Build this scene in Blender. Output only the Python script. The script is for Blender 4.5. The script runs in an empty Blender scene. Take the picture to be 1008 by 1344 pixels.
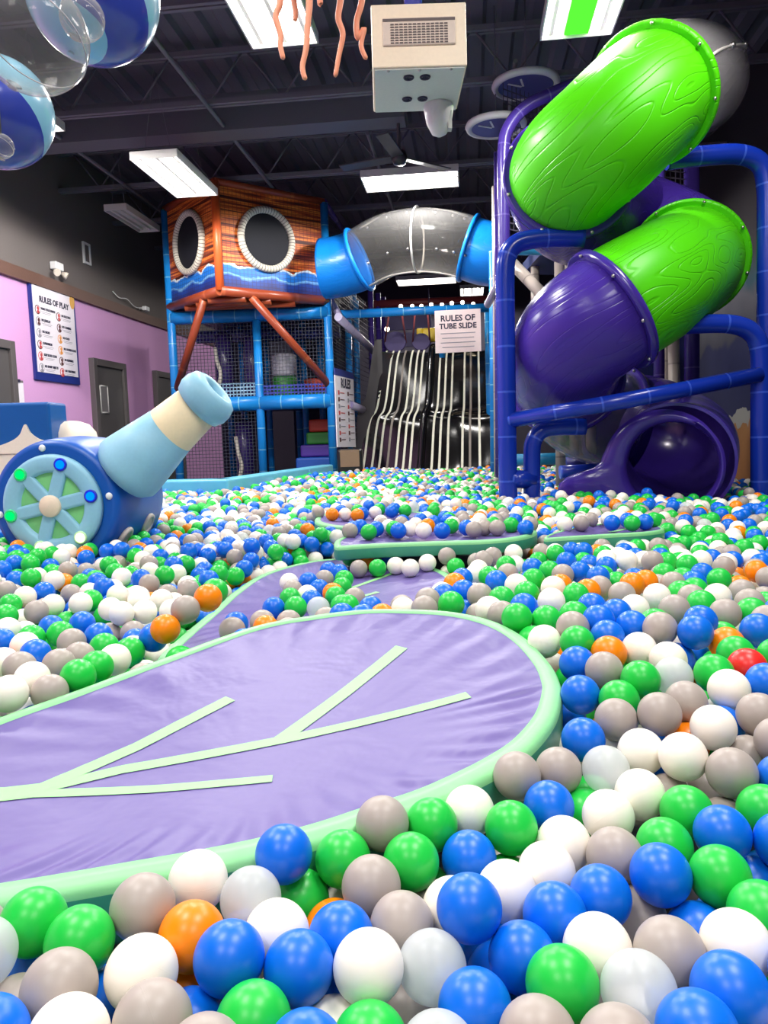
import bpy, bmesh, math, random
import numpy as np
from mathutils import Vector, Matrix
random.seed(7); rng = np.random.default_rng(11)
S = bpy.context.scene; COL = S.collection; PI = math.pi
# ---------------------------------------------------------------- camera
FPX = 1009.0; CZ = 1.08
YAW, PIT, ROLL = math.radians(6.4), math.radians(5.6), math.radians(-1.8)
RM = Matrix.Rotation(YAW, 3, 'Z') @ Matrix.Rotation(PI/2-PIT, 3, 'X') @ Matrix.Rotation(ROLL, 3, 'Z')
CAM = Vector((0, 0, CZ)); FW = Vector((-math.sin(YAW), math.cos(YAW), 0)); RT = Vector((math.cos(YAW), math.sin(YAW), 0)); UP = Vector((0, 0, 1))
cd = bpy.data.cameras.new('camera'); cam = bpy.data.objects.new('camera', cd); COL.objects.link(cam)
cam.matrix_world = Matrix.Translation(CAM) @ RM.to_4x4()
cd.sensor_fit = 'VERTICAL'; cd.sensor_height = 36.0; cd.lens = 36.0*FPX/1344.0; cd.clip_start = .02; cd.clip_end = 100
S.camera = cam
def ray(px, py): return RM @ Vector(((px-504)/FPX, -(py-672)/FPX, -1))
def P(px, py, Z): d = ray(px, py); return CAM + d*(Z/d.dot(FW))          # point seen at a pixel, Z metres ahead
def Pz(px, py, z): d = ray(px, py); return CAM + d*((z-CZ)/d.z)            # the same on a level plane
def Px(px, py, x): d = ray(px, py); return CAM + d*(x/d.x)                 # the same on a wall
def PP(px, py, p0, n): d = ray(px, py); return CAM + d*((p0-CAM).dot(n)/d.dot(n))
RMT = np.array(RM).T
def proj(p):
    q = RMT @ (np.asarray(p, float)-np.array(CAM)); return 504+FPX*q[0]/-q[2], 672-FPX*q[1]/-q[2], -q[2]
# ---------------------------------------------------------------- materials
def nodes(name):
    m = bpy.data.materials.new(name); m.use_nodes = True; nt = m.node_tree; nt.nodes.clear()
    return m, nt
class G:
    """tiny node graph writer"""
    def __init__(s, name):
        s.m, s.nt = nodes(name); s.out = s.nt.nodes.new('ShaderNodeOutputMaterial')
    def n(s, t, props=None, **ins):
        nd = s.nt.nodes.new('ShaderNode'+t)
        for k, v in (props or {}).items(): setattr(nd, k, v)
        for k, v in ins.items():
            key = int(k[1:]) if k[0] == '_' and k[1:].isdigit() else k.replace('_', ' ')
            sock = nd.inputs[key]
            if hasattr(v, 'is_linked') or hasattr(v, 'links'): s.nt.links.new(v, sock)
            elif hasattr(v, 'outputs'): s.nt.links.new(v.outputs[0], sock)
            else: sock.default_value = v
        return nd
    def mth(s, op, a, b=0.0, c=0.0):
        return s.n('Math', dict(operation=op), _0=a, _1=b, _2=c).outputs[0]
    def mix(s, f, a, b):
        nd = s.nt.nodes.new('ShaderNodeMix'); nd.data_type = 'RGBA'
        for i, v in ((0, f), (6, a), (7, b)):
            if hasattr(v, 'links'): s.nt.links.new(v, nd.inputs[i])
            else: nd.inputs[i].default_value = (v if i == 0 else c4(v))
        return nd.outputs[2]
    def ramp(s, f, stops):
        nd = s.nt.nodes.new('ShaderNodeValToRGB'); s.nt.links.new(f, nd.inputs[0])
        e = nd.color_ramp.elements
        while len(e) < len(stops): e.new(.5)
        for i, (p, c) in enumerate(stops): e[i].position = p; e[i].color = c4(c)
        return nd.outputs[0]
    def bsdf(s, color, rough=.5, spec=.5, metal=0, coat=0, normal=None, **kw):
        b = s.nt.nodes.new('ShaderNodeBsdfPrincipled')
        if hasattr(color, 'links'): s.nt.links.new(color, b.inputs['Base Color'])
        else: b.inputs['Base Color'].default_value = c4(color)
        b.inputs['Roughness'].default_value = rough; b.inputs['Metallic'].default_value = metal
        b.inputs['Specular IOR Level'].default_value = spec; b.inputs['Coat Weight'].default_value = coat
        b.inputs['Coat Roughness'].default_value = .12
        if normal is not None: s.nt.links.new(normal, b.inputs['Normal'])
        for k, v in kw.items(): b.inputs[k.replace('_', ' ')].default_value = v
        return b
    def end(s, sh): s.nt.links.new(sh.outputs[0] if hasattr(sh, 'outputs') else sh, s.out.inputs[0]); return s.m
def c4(c): return (*c, 1.0) if len(c) == 3 else tuple(c)
def srgb(r, g, b):
    f = lambda v: (v/255/12.92 if v <= 10 else ((v/255+.055)/1.055)**2.4)
    return (f(r), f(g), f(b))
MATS = {}
def mat(name, rgb, rough=.5, spec=.5, metal=0, coat=0, bump=0, bscale=60, **kw):
    if name in MATS: return MATS[name]
    g = G(name); nrm = None
    tc = g.n('TexCoord'); 
    nz = g.n('TexNoise', Vector=tc.outputs['Object'], Scale=bscale, Detail=3.0)
    if bump: nrm = g.n('Bump', Strength=bump, Distance=.01, Height=nz.outputs[0]).outputs[0]
    c = srgb(*rgb); col = g.mix(nz.outputs[0], tuple(v*.93 for v in c), tuple(min(1, v*1.05) for v in c))
    MATS[name] = g.end(g.bsdf(col, rough, spec, metal, coat, nrm, **kw)); return MATS[name]
def emit(name, rgb, strength):
    if name in MATS: return MATS[name]
    g = G(name); MATS[name] = g.end(g.n('Emission', Color=c4(srgb(*rgb)), Strength=strength)); return MATS[name]
def clearmat(name, tint, alpha, rough=.08, spec=.5, base=.6):
    if name in MATS: return MATS[name]
    g = G(name); tr = g.n('BsdfTransparent', Color=c4(tint))
    pb = g.bsdf(tuple(v*base for v in tint), rough, spec)
    fr = g.n('LayerWeight', Blend=.35).outputs[1]
    f = g.mth('ADD', g.mth('MULTIPLY', g.mth('POWER', fr, 1.6), .75), alpha)
    MATS[name] = g.end(g.n('MixShader', _0=f, _1=tr.outputs[0], _2=pb.outputs[0])); return MATS[name]
def netmat(name, rgb, cells_u, cells_v, w=.14):
    if name in MATS: return MATS[name]
    g = G(name); uv = g.n('TexCoord').outputs['UV']; sp = g.n('SeparateXYZ', Vector=uv)
    fu = g.mth('FRACT', g.mth('MULTIPLY', sp.outputs[0], cells_u)); fv = g.mth('FRACT', g.mth('MULTIPLY', sp.outputs[1], cells_v))
    k = g.mth('MAXIMUM', g.mth('LESS_THAN', fu, w), g.mth('LESS_THAN', fv, w))
    MATS[name] = g.end(g.n('MixShader', _0=k, _1=g.n('BsdfTransparent').outputs[0], _2=g.bsdf(srgb(*rgb), .7).outputs[0])); return MATS[name]
def grainmat(name, rgb, rough=.28, strength=.5):
    """moulded plastic with engraved wood grain; uv: u round the tube, v along it"""
    g = G(name); uv = g.n('TexCoord').outputs['UV']
    mp = g.n('Mapping', Vector=uv, Scale=(7.0, 1.1, 1.0))
    nz = g.n('TexNoise', Vector=mp.outputs[0], Scale=1.3, Detail=1.0)
    a = g.mth('FRACT', g.mth('MULTIPLY', nz.outputs[0], 15.0))
    line = g.mth('SMOOTH_MIN', g.mth('ABSOLUTE', g.mth('SUBTRACT', a, .5)), .1, .04)
    nrm = g.n('Bump', Strength=strength, Distance=.035, Height=line).outputs[0]
    MATS[name] = g.end(g.bsdf(srgb(*rgb), rough, .3, normal=nrm)); return MATS[name]
# ---------------------------------------------------------------- mesh helpers
def V(*a): return Vector(a if len(a) > 1 else a[0])
def basis(d):
    d = V(d).normalized(); r = UP if abs(d.z) < .95 else V(1, 0, 0)
    a = d.cross(r).normalized(); return a, a.cross(d).normalized(), d
def new(): return bmesh.new()
def quad(bm, vs, mi=0, uv=None):
    f = bm.faces.new([bm.verts.new(v) for v in vs]); f.material_index = mi
    if uv:
        L = bm.loops.layers.uv.verify()
        for l, t in zip(f.loops, uv): l[L].uv = t
    return f
def box(bm, c, s, ax=None, bev=0):
    """box at c, size s, axes ax (three unit vectors)"""
    ax = ax or (V(1,0,0), V(0,1,0), V(0,0,1)); c = V(c)
    vs = []
    for i in (-.5, .5):
        for j in (-.5, .5):
            for k in (-.5, .5): vs.append(bm.verts.new(c+ax[0]*s[0]*i+ax[1]*s[1]*j+ax[2]*s[2]*k))
    fs = [bm.faces.new([vs[q] for q in t]) for t in ((0,1,3,2),(4,6,7,5),(0,4,5,1),(2,3,7,6),(0,2,6,4),(1,5,7,3))]
    if bev:
        es = {e for f in fs for e in f.edges}
        bmesh.ops.bevel(bm, geom=list(es), offset=bev, segments=3, affect='EDGES', profile=.5)
def crv(pts, n=8, closed=False):
    pts = [V(p) for p in pts]; out = []; m = len(pts)
    for i in range(m if closed else m-1):
        g = (lambda k: pts[k % m]) if closed else (lambda k: pts[min(max(k, 0), m-1)])
        a, b, c, d = g(i-1), g(i), g(i+1), g(i+2)
        for t in range(n):
            t /= n
            out.append(.5*((2*b)+(c-a)*t+(2*a-5*b+4*c-d)*t*t+(3*b-a-3*c+d)*t*t*t))
    if not closed: out.append(pts[-1])
    return out
def sweep(bm, pts, r, n=12, cap=True, closed=False, inner=None, mi=0, uvscale=1.0):
    """tube along pts; r number or list; inner = wall thickness for an open shell"""
    pts = [V(p) for p in pts]; m = len(pts); L = bm.loops.layers.uv.verify()
    rs = r if isinstance(r, (list, tuple)) else [r]*m
    tg = [(pts[(i+1) % m if closed else min(i+1, m-1)]-pts[(i-1) % m if closed else max(i-1, 0)]).normalized() for i in range(m)]
    a, b, _ = basis(tg[0]); fr = []
    for i in range(m):
        if i:
            q = tg[i-1].rotation_difference(tg[i]); a = q @ a; b = q @ b
        fr.append((a.copy(), b.copy()))
    ln = [0]
    for i in range(1, m): ln.append(ln[-1]+(pts[i]-pts[i-1]).length)
    def rings(off): return [[bm.verts.new(pts[i]+(fr[i][0]*math.cos(2*PI*k/n)+fr[i][1]*math.sin(2*PI*k/n))*(rs[i]-off)) for k in range(n)] for i in range(m)]
    def skin(R, flip):
        for i in range(m if closed else m-1):
            j = (i+1) % m
            for k in range(n):
                k2 = (k+1) % n; vs = [R[i][k], R[i][k2], R[j][k2], R[j][k]]; us = [(k/n, ln[i]), ((k+1)/n, ln[i]), ((k+1)/n, ln[j]), (k/n, ln[j])]
                if flip: vs.reverse(); us.reverse()
                f = bm.faces.new(vs); f.smooth = True; f.material_index = mi
                for l, t in zip(f.loops, us): l[L].uv = (t[0], t[1]*uvscale)
    R = rings(0); skin(R, False)
    if inner:
        Q = rings(inner); skin(Q, True)
        for e in ((0, True), (m-1, False)):
            for k in range(n):
                k2 = (k+1) % n; vs = [R[e[0]][k], Q[e[0]][k], Q[e[0]][k2], R[e[0]][k2]]
                if not e[1]: vs.reverse()
                bm.faces.new(vs)
    elif cap and not closed:
        bm.faces.new(list(reversed(R[0]))); bm.faces.new(R[-1])
def rod(bm, a, b, r, n=12): sweep(bm, [a, b], r, n)
def lathe(bm, prof, o, d, n=32, a0=None):
    """prof: (radius, height along d)"""
    a, b, d = basis(d); o = V(o); R = []
    for r, h in prof: R.append([bm.verts.new(o+d*h+(a*math.cos(2*PI*k/n)+b*math.sin(2*PI*k/n))*max(r, 1e-4)) for k in range(n)])
    for i in range(len(R)-1):
        for k in range(n):
            f = bm.faces.new([R[i][k], R[i][(k+1) % n], R[i+1][(k+1) % n], R[i+1][k]]); f.smooth = True
    if prof[0][0] > 1e-3: bm.faces.new(list(reversed(R[0])))
    if prof[-1][0] > 1e-3: bm.faces.new(R[-1])
def prism(bm, pts, n, th, mi=0):
    """closed outline extruded along n by th"""
    n = V(n).normalized()*th; A = [bm.verts.new(V(p)) for p in pts]; B = [bm.verts.new(V(p)+n) for p in pts]
    fs = [bm.faces.new(A), bm.faces.new(list(reversed(B)))]
    for i in range(len(A)):
        j = (i+1) % len(A); fs.append(bm.faces.new([A[j], A[i], B[i], B[j]]))
    for f in fs: f.material_index = mi
    return fs
def ring(bm, c, nrm, R, r, n=40, k=10, sx=1, sy=1):
    a, b, d = basis(nrm); sweep(bm, [V(c)+a*math.cos(2*PI*i/n)*R*sx+b*math.sin(2*PI*i/n)*R*sy for i in range(n)], r, k, closed=True)
def ball(bm, c, r, u=12, v=8, sc=(1,1,1)):
    m = Matrix.Translation(V(c)) @ Matrix.Diagonal((r*sc[0], r*sc[1], r*sc[2], 1)); g = bmesh.ops.create_uvsphere(bm, u_segments=u, v_segments=v, radius=1, matrix=m)
    for vv in g['verts']:
        for f in vv.link_faces: f.smooth = True
# ---------------------------------------------------------------- object helpers
def wl(o):
    w = Vector()
    while o is not None: w += o.location; o = o.parent
    return w
def obj(name, bm, m, parent=None, smooth=None, label=None, kind=None, bev=0):
    bmesh.ops.recalc_face_normals(bm, faces=bm.faces[:])
    me = bpy.data.meshes.new(name); 
    if parent is not None:
        o = wl(parent)
        for v in bm.verts: v.co -= o
    bm.to_mesh(me); bm.free()
    for x in (m if isinstance(m, (list, tuple)) else [m]): me.materials.append(x)
    ob = bpy.data.objects.new(name, me); COL.objects.link(ob)
    if parent is not None: ob.parent = parent
    if smooth: me.shade_smooth(); 
    if label: ob['label'] = label
    if kind: ob['kind'] = kind
    if bev:
        md = ob.modifiers.new('edge', 'BEVEL'); md.width = bev; md.segments = 2; md.limit_method = 'ANGLE'
    return ob
def tag(o, label, cat, group=None):
    o['label'] = label; o['category'] = cat
    if group: o['group'] = group
    return o
def thing(name, label, cat, loc, group=None):
    o = bpy.data.objects.new(name, None); COL.objects.link(o); o.empty_display_size = .1; o.location = V(loc); return tag(o, label, cat, group)
def struct(name, bm, m, **k):
    o = obj(name, bm, m, **k); o['kind'] = 'structure'; return o
def center(bm_pts):
    return sum((V(p) for p in bm_pts), Vector())/len(bm_pts)
def copy_thing(root, shift=(0,0,0), label=None):
    r = root.copy(); COL.objects.link(r); r.location = root.location+V(shift)
    if label: r['label'] = label
    for ch in root.children:
        c = ch.copy(); COL.objects.link(c); c.parent = r
        for gch in ch.children: d = gch.copy(); COL.objects.link(d); d.parent = c
    return r
def text(name, s, size, o, ax, ay, m, parent, ext=.002, align='CENTER', squeeze=1.0):
    """flat lettering as a mesh: origin o, reading along ax, up along ay"""
    cu = bpy.data.curves.new('lettering', 'FONT'); cu.body = s; cu.size = size; cu.extrude = ext; cu.align_x = align; cu.align_y = 'CENTER'; cu.resolution_u = 2; cu.offset = size*.03
    t = bpy.data.objects.new('t', cu); COL.objects.link(t); bpy.context.view_layer.update()
    me = bpy.data.meshes.new_from_object(t.evaluated_get(bpy.context.evaluated_depsgraph_get())); bpy.data.objects.remove(t)
    ax = V(ax).normalized(); ay = V(ay).normalized(); az = ax.cross(ay); base = V(o)-wl(parent)
    for v in me.vertices: c = v.co.copy(); v.co = base+ax*c.x*squeeze+ay*c.y+az*c.z
    me.materials.clear(); me.materials.append(m)
    ob = bpy.data.objects.new(name, me); COL.objects.link(ob); ob.parent = parent; return ob
LAMPW = 60.0; EXPO = 0.6; TUBE = 9.0; SPOTW = 200.0; LAMPS = ((-1.6, 1.4, 1), (1.0, 1.4, 1), (-3.9, 3.6, 1.3), (-1.4, -1.4, .7), (1.2, -1.4, .7), (1.9, 4.2, .8))
# ================================================================ SETTING
XL, XR, YB, YF, ZC = -5.4, 3.2, 19.0, -3.0, 5.1
Mdark = mat('dark_ceiling', (96, 93, 106), .8, .2)
Msteel = mat('dark_steel', (108, 105, 116), .6, .3)
bm = new(); quad(bm, [(XL,YF,0),(XR,YF,0),(XR,YB,0),(XL,YB,0)]); struct('floor', bm, mat('floor_vinyl', (40, 44, 60), .7))
bm = new(); w = .3; n = int((XR-XL+.4)/w)
for i in range(n):                                                          # ribbed metal deck
    x = XL-.2+i*w
    for a, b, za, zb in ((x, x+.12, 0, 0), (x+.12, x+.16, 0, .05), (x+.16, x+.26, .05, .05), (x+.26, x+w, .05, 0)):
        quad(bm, [(a,YF,ZC+za),(a,YB,ZC+za),(b,YB,ZC+zb),(b,YF,ZC+zb)])
struct('ceiling', bm, Mdark)
for y in [1.4, 3.0, 4.6, 6.2, 7.95, 10.2, 11.8, 13.4, 15.0, 16.6]:             # open web joists
    bm = new(); zb, zt = 4.5, 5.0
    for z in (zb, zt-.02):
        box(bm, ((XL+XR)/2, y-.03, z), (XR-XL, .04, .05)); box(bm, ((XL+XR)/2, y+.03, z), (XR-XL, .04, .05))
    x = XL+.2; k = 0
    while x < XR-.5:
        rod(bm, (x, y, zb if k % 2 else zt), (x+.38, y, zt if k % 2 else zb), .011, 6); x += .38; k += 1
    struct('ceiling_joist', bm, Msteel)
bm = new(); box(bm, (-3.0, 8.55, 4.6), (4.8, .3, .38)); struct('ceiling_beam', bm, mat('beam_grey', (92, 92, 102), .6))
for x, ya, yb in ((-2.55, 4.6, 13), (-1.05, 8.9, 14.5), (-4.4, 4.4, 12.5), (.5, 7.5, 15)):
    bm = new(); rod(bm, (x, ya, 4.46), (x, yb, 4.46), .022, 10); struct('ceiling_conduit', bm, Msteel)
Mpink = mat('pink_wall', (214, 160, 210), .75, .3); Mchar = mat('charcoal_wall', (112, 105, 103), .8, .2)
bm = new(); quad(bm, [(XL,YF,0),(XL,YB,0),(XL,YB,3.14),(XL,YF,3.14)]); quad(bm, [(XL,YF,3.14),(XL,YB,3.14),(XL,YB,ZC+.1),(XL,YF,ZC+.1)], 1)
struct('wall_left', bm, [Mpink, Mchar])
bm = new(); box(bm, (XL+.03, 8, 3.185), (.06, 22, .15)); struct('trim_1', bm, mat('brown_trim', (104, 76, 66), .6, bump=.2))
bm = new(); quad(bm, [(XL,YB,0),(XR,YB,0),(XR,YB,ZC+.1),(XL,YB,ZC+.1)]); struct('wall_back', bm, mat('dark_wall', (60, 56, 70), .8))
bm = new(); quad(bm, [(XL,YF,0),(XL,YF,ZC+.1),(XR,YF,ZC+.1),(XR,YF,0)]); struct('wall_front', bm, mat('grey_wall', (150, 140, 150), .8))
# painted wall on the right: dark sky, grey cloud, navy sea and a sandy island
g = G('mural_paint'); tc = g.n('TexCoord').outputs['Object']; sp = g.n('SeparateXYZ', Vector=tc)
nz = g.n('TexNoise', Vector=tc, Scale=1.6, Detail=2.0).outputs[0]; nb = g.n('TexNoise', Vector=tc, Scale=5.0, Detail=1.0).outputs[0]
zz = g.mth('ADD', sp.outputs[2], g.mth('MULTIPLY', g.mth('SUBTRACT', nz, .5), .5))
col = g.ramp(g.mth('DIVIDE', zz, 5.0), [(0, srgb(28,30,62)), (.40, srgb(30,34,72)), (.41, srgb(60,60,72)), (.52, srgb(92,92,100)), (.55, srgb(48,78,90)), (.62, srgb(58,54,58)), (1, srgb(44,42,48))])
dy = g.mth('SUBTRACT', sp.outputs[1], 9.4); dz = g.mth('SUBTRACT', sp.outputs[2], .55)
rr = g.mth('ADD', g.mth('SQRT', g.mth('ADD', g.mth('MULTIPLY', g.mth('MULTIPLY', dy, dy), .55), g.mth('MULTIPLY', dz, dz))), g.mth('MULTIPLY', g.mth('SUBTRACT', nb, .5), .35))
isl = g.ramp(rr, [(0, srgb(132,88,50)), (.55, srgb(132,92,54)), (.57, srgb(128,128,124)), (.72, srgb(128,128,124))])
col = g.mix(g.mth('LESS_THAN', rr, .72), col, isl)
bm = new(); quad(bm, [(XR,YF,0),(XR,YF,ZC+.1),(XR,YB,ZC+.1),(XR,YB,0)]); struct('wall_right', bm, g.end(g.bsdf(col, .8, .2)))
# doors in the left wall
Mframe = mat('door_frame_grey', (92, 86, 86), .5); Mleaf = mat('door_leaf_grey', (84, 80, 80), .5); Mhard = mat('brushed_metal', (190, 186, 184), .3, metal=1)
def door(i, y0, y1, ztop, pane):
    t = bpy.data.objects.new('door_%d' % i, None); COL.objects.link(t); t.location = (XL, (y0+y1)/2, 0); t['kind'] = 'structure'
    f = .1; bm = new()
    box(bm, (XL+.03, y0+f/2, ztop/2), (.1, f, ztop)); box(bm, (XL+.03, y1-f/2, ztop/2), (.1, f, ztop)); box(bm, (XL+.03, (y0+y1)/2, ztop-f/2), (.1, y1-y0-2*f, f))
    obj('door_frame', bm, Mframe, t, bev=.006)
    bm = new(); box(bm, (XL+.022, (y0+y1)/2, (ztop-f)/2), (.04, y1-y0-2*f, ztop-f)); lf = obj('door_leaf', bm, Mleaf, t)
    bm = new(); rod(bm, (XL+.04, y0+f+.09, 1.0), (XL+.1, y0+f+.09, 1.0), .012); rod(bm, (XL+.1, y0+f+.09, 1.0), (XL+.1, y0+f+.2, 1.0), .012); obj('door_handle', bm, Mhard, lf)
    if pane:
        ya, yb, za, zb = pane; bm = new()
        for a, b in (((ya, za), (ya, zb)), ((yb, za), (yb, zb)), ((ya, za), (yb, za)), ((ya, zb), (yb, zb))): rod(bm, (XL+.045, *a), (XL+.045, *b), .013, 8)
        vf = obj('vision_frame', bm, mat('pale_frame', (200, 196, 192), .4), lf)
        bm = new(); box(bm, (XL+.044, (ya+yb)/2, (za+zb)/2), (.01, yb-ya, zb-za)); obj('vision_pane', bm, mat('vision_glass', (128, 122, 122), .15), lf)
door(1, 7.55, 8.75, 2.34, None)
a, b = Px(125, 506, XL), Px(139, 542, XL)
door(2, 10.68, 11.75, 2.34, (a.y+.05, b.y, b.z, a.z))
door(3, 12.93, 14.1, 2.34, None)

# ================================================================ LAMPS
Mlampbody = mat('white_enamel', (235, 235, 235), .4); Menam = mat('lamp_enamel', (205, 203, 200), .35); Mrefl = mat('reflector_white', (225, 225, 225), .25, metal=.3)
Mtube = emit('lamp_tube_light', (255, 250, 242), TUBE); Mglow = emit('lamp_tube_soft', (255, 247, 236), 30.0)
def lamp(label, cx, cy, L, W, along='y', z=4.15, on=True, strip=None, name='ceiling_light'):
    t = thing(name, label, 'ceiling light', (cx, cy, z), None)
    ax = (V(0,1,0), V(1,0,0), V(0,0,1)) if along == 'y' else (V(1,0,0), V(0,1,0), V(0,0,1)); c = V(cx, cy, z)
    bm = new(); box(bm, c+V(0,0,.06), (L, W, .02), ax)
    for s in (-1, 1):
        box(bm, c+ax[1]*(s*W/2)+V(0,0,.03), (L, .012, .08), ax); box(bm, c+ax[0]*(s*L/2)+V(0,0,.03), (.012, W, .08), ax)
    for s in (-1, 0, 1): box(bm, c+ax[1]*(s*W*.36)+V(0,0,.045), (L, .03, .05), ax)
    obj('housing', bm, Menam, t)
    if on:
        for q in (-.43, -.25, -.1, .1, .25, .43):
            if strip and abs(q) < .2: continue
            bm = new(); o = c+ax[1]*(q*W)+V(0,0,.022); rod(bm, o-ax[0]*(L*.48), o+ax[0]*(L*.48), .017, 10); obj('lamp_tube', bm, Mtube, t)
    if on:
        l = bpy.data.lights.new('fixture_lamp', 'SPOT'); l.energy = SPOTW*(L*W/.7); l.spot_size = 3.1; l.spot_blend = .12; l.shadow_soft_size = .12; l.color = (1, .97, .93)
        lo = bpy.data.objects.new('fixture_lamp', l); COL.objects.link(lo); lo.location = c-V(0,0,.02)
    if strip: bm = new(); box(bm, c+V(0,0,.015), (L*.97, W*.34, .02), ax); obj('centre_strip', bm, strip, t, label='lime green strip between the lamp tubes')
    for s in (-1, 1): bm = new(); o = c+ax[0]*(s*L*.4); sweep(bm, [o-ax[1]*(W*.3)+V(0,0,.06), o+V(0,0,.9), o+ax[1]*(W*.3)+V(0,0,.06)], .004, 6); obj('hanger', bm, Msteel, t)
    return t
Mgreenglow = emit('lime_glow', (80, 235, 50), 1.0)
lamp('long bright ceiling light above the hanging orange tentacles', -1.36, 5.58, 1.3, .52)
lamp('bright ceiling light with a lime green strip down its middle', .9, 5.84, 1.3, .54, strip=Mgreenglow)
lamp('bright ceiling light just in front of the wooden play house roof', -3.095, 8.4, 1.26, .49, z=3.95)
lamp('bright ceiling light lying crosswise above the clear tube bridge', -.63, 9.66, 1.15, .58, 'x')
lamp('bright crosswise ceiling light seen just under the clear tube bridge', -.77, 15.8, 1.18, .6, 'x')
lamp('ceiling light peeking out from behind the striped balloons', -4.1, 6.85, 1.2, .5)
lamp('small far ceiling light near the back wall beside the tube bridge', .14, 17.2, .9, .5)
p = Pz(175, 290, 4.15); lamp('unlit ceiling light in the dark far left corner', p.x, p.y, 1.1, .3, on=False)
def area(x, y, e, sx=.6, sy=1.2, z=4.2, col=(1, .97, .93)):
    l = bpy.data.lights.new('ceiling_lamp', 'AREA'); l.shape = 'RECTANGLE'; l.size = sx; l.size_y = sy; l.energy = e; l.color = col
    o = bpy.data.objects.new('ceiling_lamp', l); COL.objects.link(o); o.location = (x, y, z); return o
for x, y, k in LAMPS: area(x, y, LAMPW*k, .7, 1.3)
wd = bpy.data.worlds.new('room_air'); S.world = wd; wd.use_nodes = True
wd.node_tree.nodes['Background'].inputs[0].default_value = (.8, .82, .9, 1); wd.node_tree.nodes['Background'].inputs[1].default_value = .12

# ================================================================ WALL THINGS
Mnavy = mat('poster_navy', (34, 48, 128), .5); Mpaper = mat('poster_paper', (236, 228, 236), .6); Mink = mat('ink', (40, 36, 62), .6); Mgold = mat('gold_paint', (214, 158, 60), .5)
y0, y1, z0, z1 = 9.22, 10.33, 1.93, 3.17
t = thing('rules_poster', 'tall blue bordered RULES OF PLAY poster on the pink wall', 'poster', (XL+.03, (y0+y1)/2, (z0+z1)/2))
bm = new(); box(bm, (XL+.02, (y0+y1)/2, (z0+z1)/2), (.03, y1-y0, z1-z0)); obj('backing', bm, Mnavy, t)
bm = new(); box(bm, (XL+.038, (y0+y1)/2, (z0+z1)/2+.02), (.006, y1-y0-.1, z1-z0-.16)); sheet = obj('sheet', bm, Mpaper, t)
bm = new(); prism(bm, [(XL+.036, y1-.09+.06*math.cos(a), z1-.12+.1*math.sin(a)) for a in [i*PI/8 for i in range(16)]], (1,0,0), .012); obj('gold_badge', bm, Mgold, t)
AXY, AXZ = V(0,1,0), V(0,0,1)
text('title', 'RULES OF PLAY', .105, (XL+.043, (y0+y1)/2, z1-.22), AXY, AXZ, Mink, sheet)
rowsL = ['WASH YOUR HANDS', 'NO JEWELRY', 'NO SHOES', 'SUPERVISION', 'KEEP SLIDES CLEAR', 'NO SHARP OBJECTS']; rowsR = ['NO BULLYING', 'NO CLIMBING', 'NO FOOD', 'NO OUTSIDE FOOD', 'NO RUNNING', 'NO THROWING']
Mpic = [mat('print_red', (196, 70, 74), .6), mat('print_brown', (88, 44, 44), .6), mat('print_grey', (150, 146, 156), .6), mat('print_orange', (224, 150, 70), .6)]
Mline = mat('fine_print', (150, 146, 156), .7)
for c, rows in enumerate((rowsL, rowsR)):
    for i, s in enumerate(rows):
        yy = y0+.14+c*.5; zz = z1-.36-i*.145-c*.02
        bm = new(); prism(bm, [(XL+.041, yy+.06*math.cos(a), zz+.058*math.sin(a)) for a in [k*PI/10 for k in range(20)]], (1,0,0), .003); obj('picture_disc', bm, Mpic[(1, 2, 2, 1, 0, 2, 1, 1, 3, 3, 1, 0)[c*6+i]], sheet)
        bm = new(); prism(bm, [(XL+.0435, yy+.05*math.cos(a), zz+.048*math.sin(a)) for a in [k*PI/10 for k in range(20)]], (1,0,0), .002)
        obj('picture_ground', bm, Mpaper, sheet)
        bm = new(); prism(bm, [(XL+.045, yy+.004+.026*math.cos(a), zz+.016+.026*math.sin(a)) for a in [k*PI/6 for k in range(12)]], (1,0,0), .002); prism(bm, [(XL+.045, yy+.004+.03*math.cos(a), zz-.028+.02*math.sin(a)) for a in [k*PI/6 for k in range(12)]], (1,0,0), .002)
        obj('picture_figure', bm, Mpic[(0, 1, 2, 0, 0, 2, 0, 1, 3, 3, 1, 0)[c*6+i]], sheet)
        text('heading', s, .042, (XL+.043, yy+.075, zz+.025), AXY, AXZ, Mink, sheet, align='LEFT', squeeze=.85)
        bm = new()
        for q in range(2): box(bm, (XL+.042, yy+.2, zz-.012-q*.018), (.002, .24-.05*q, .005))
        obj('fine_print', bm, Mline, sheet)
p = Px(70, 352, XL); t = thing('emergency_light', 'white twin headed emergency light above the rules poster', 'emergency light', p)
bm = new(); box(bm, p+V(.05, 0, .02), (.09, .2, .1), bev=.012); obj('housing', bm, Mlampbody, t)
for s in (-1, 1):
    bm = new(); lathe(bm, [(.02, 0), (.045, .05), (.048, .08)], p+V(.06, s*.09, -.05), (.8, s*.4, -.5), 14); obj('lamp_head', bm, mat('cream_plastic', (226, 214, 200), .4), t)
p = Px(112, 333, XL); t = thing('wall_frame', 'small white framed dark panel high on the charcoal wall', 'wall frame', p)
bm = new()
for s in (-1, 1): box(bm, p+V(.02, s*.085, 0), (.03, .03, .3)); box(bm, p+V(.02, 0, s*.135), (.03, .14, .03))
obj('frame', bm, Mlampbody, t)
bm = new(); box(bm, p+V(.012, 0, 0), (.015, .15, .25)); obj('panel', bm, Mchar, t)
p = Px(183, 405, XL); t = thing('wall_camera', 'small white camera on the wall trim with a loose cable', 'camera', p)
bm = new(); box(bm, p+V(.09, .05, 0), (.07, .16, .07), bev=.01); obj('body', bm, Mlampbody, t)
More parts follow.
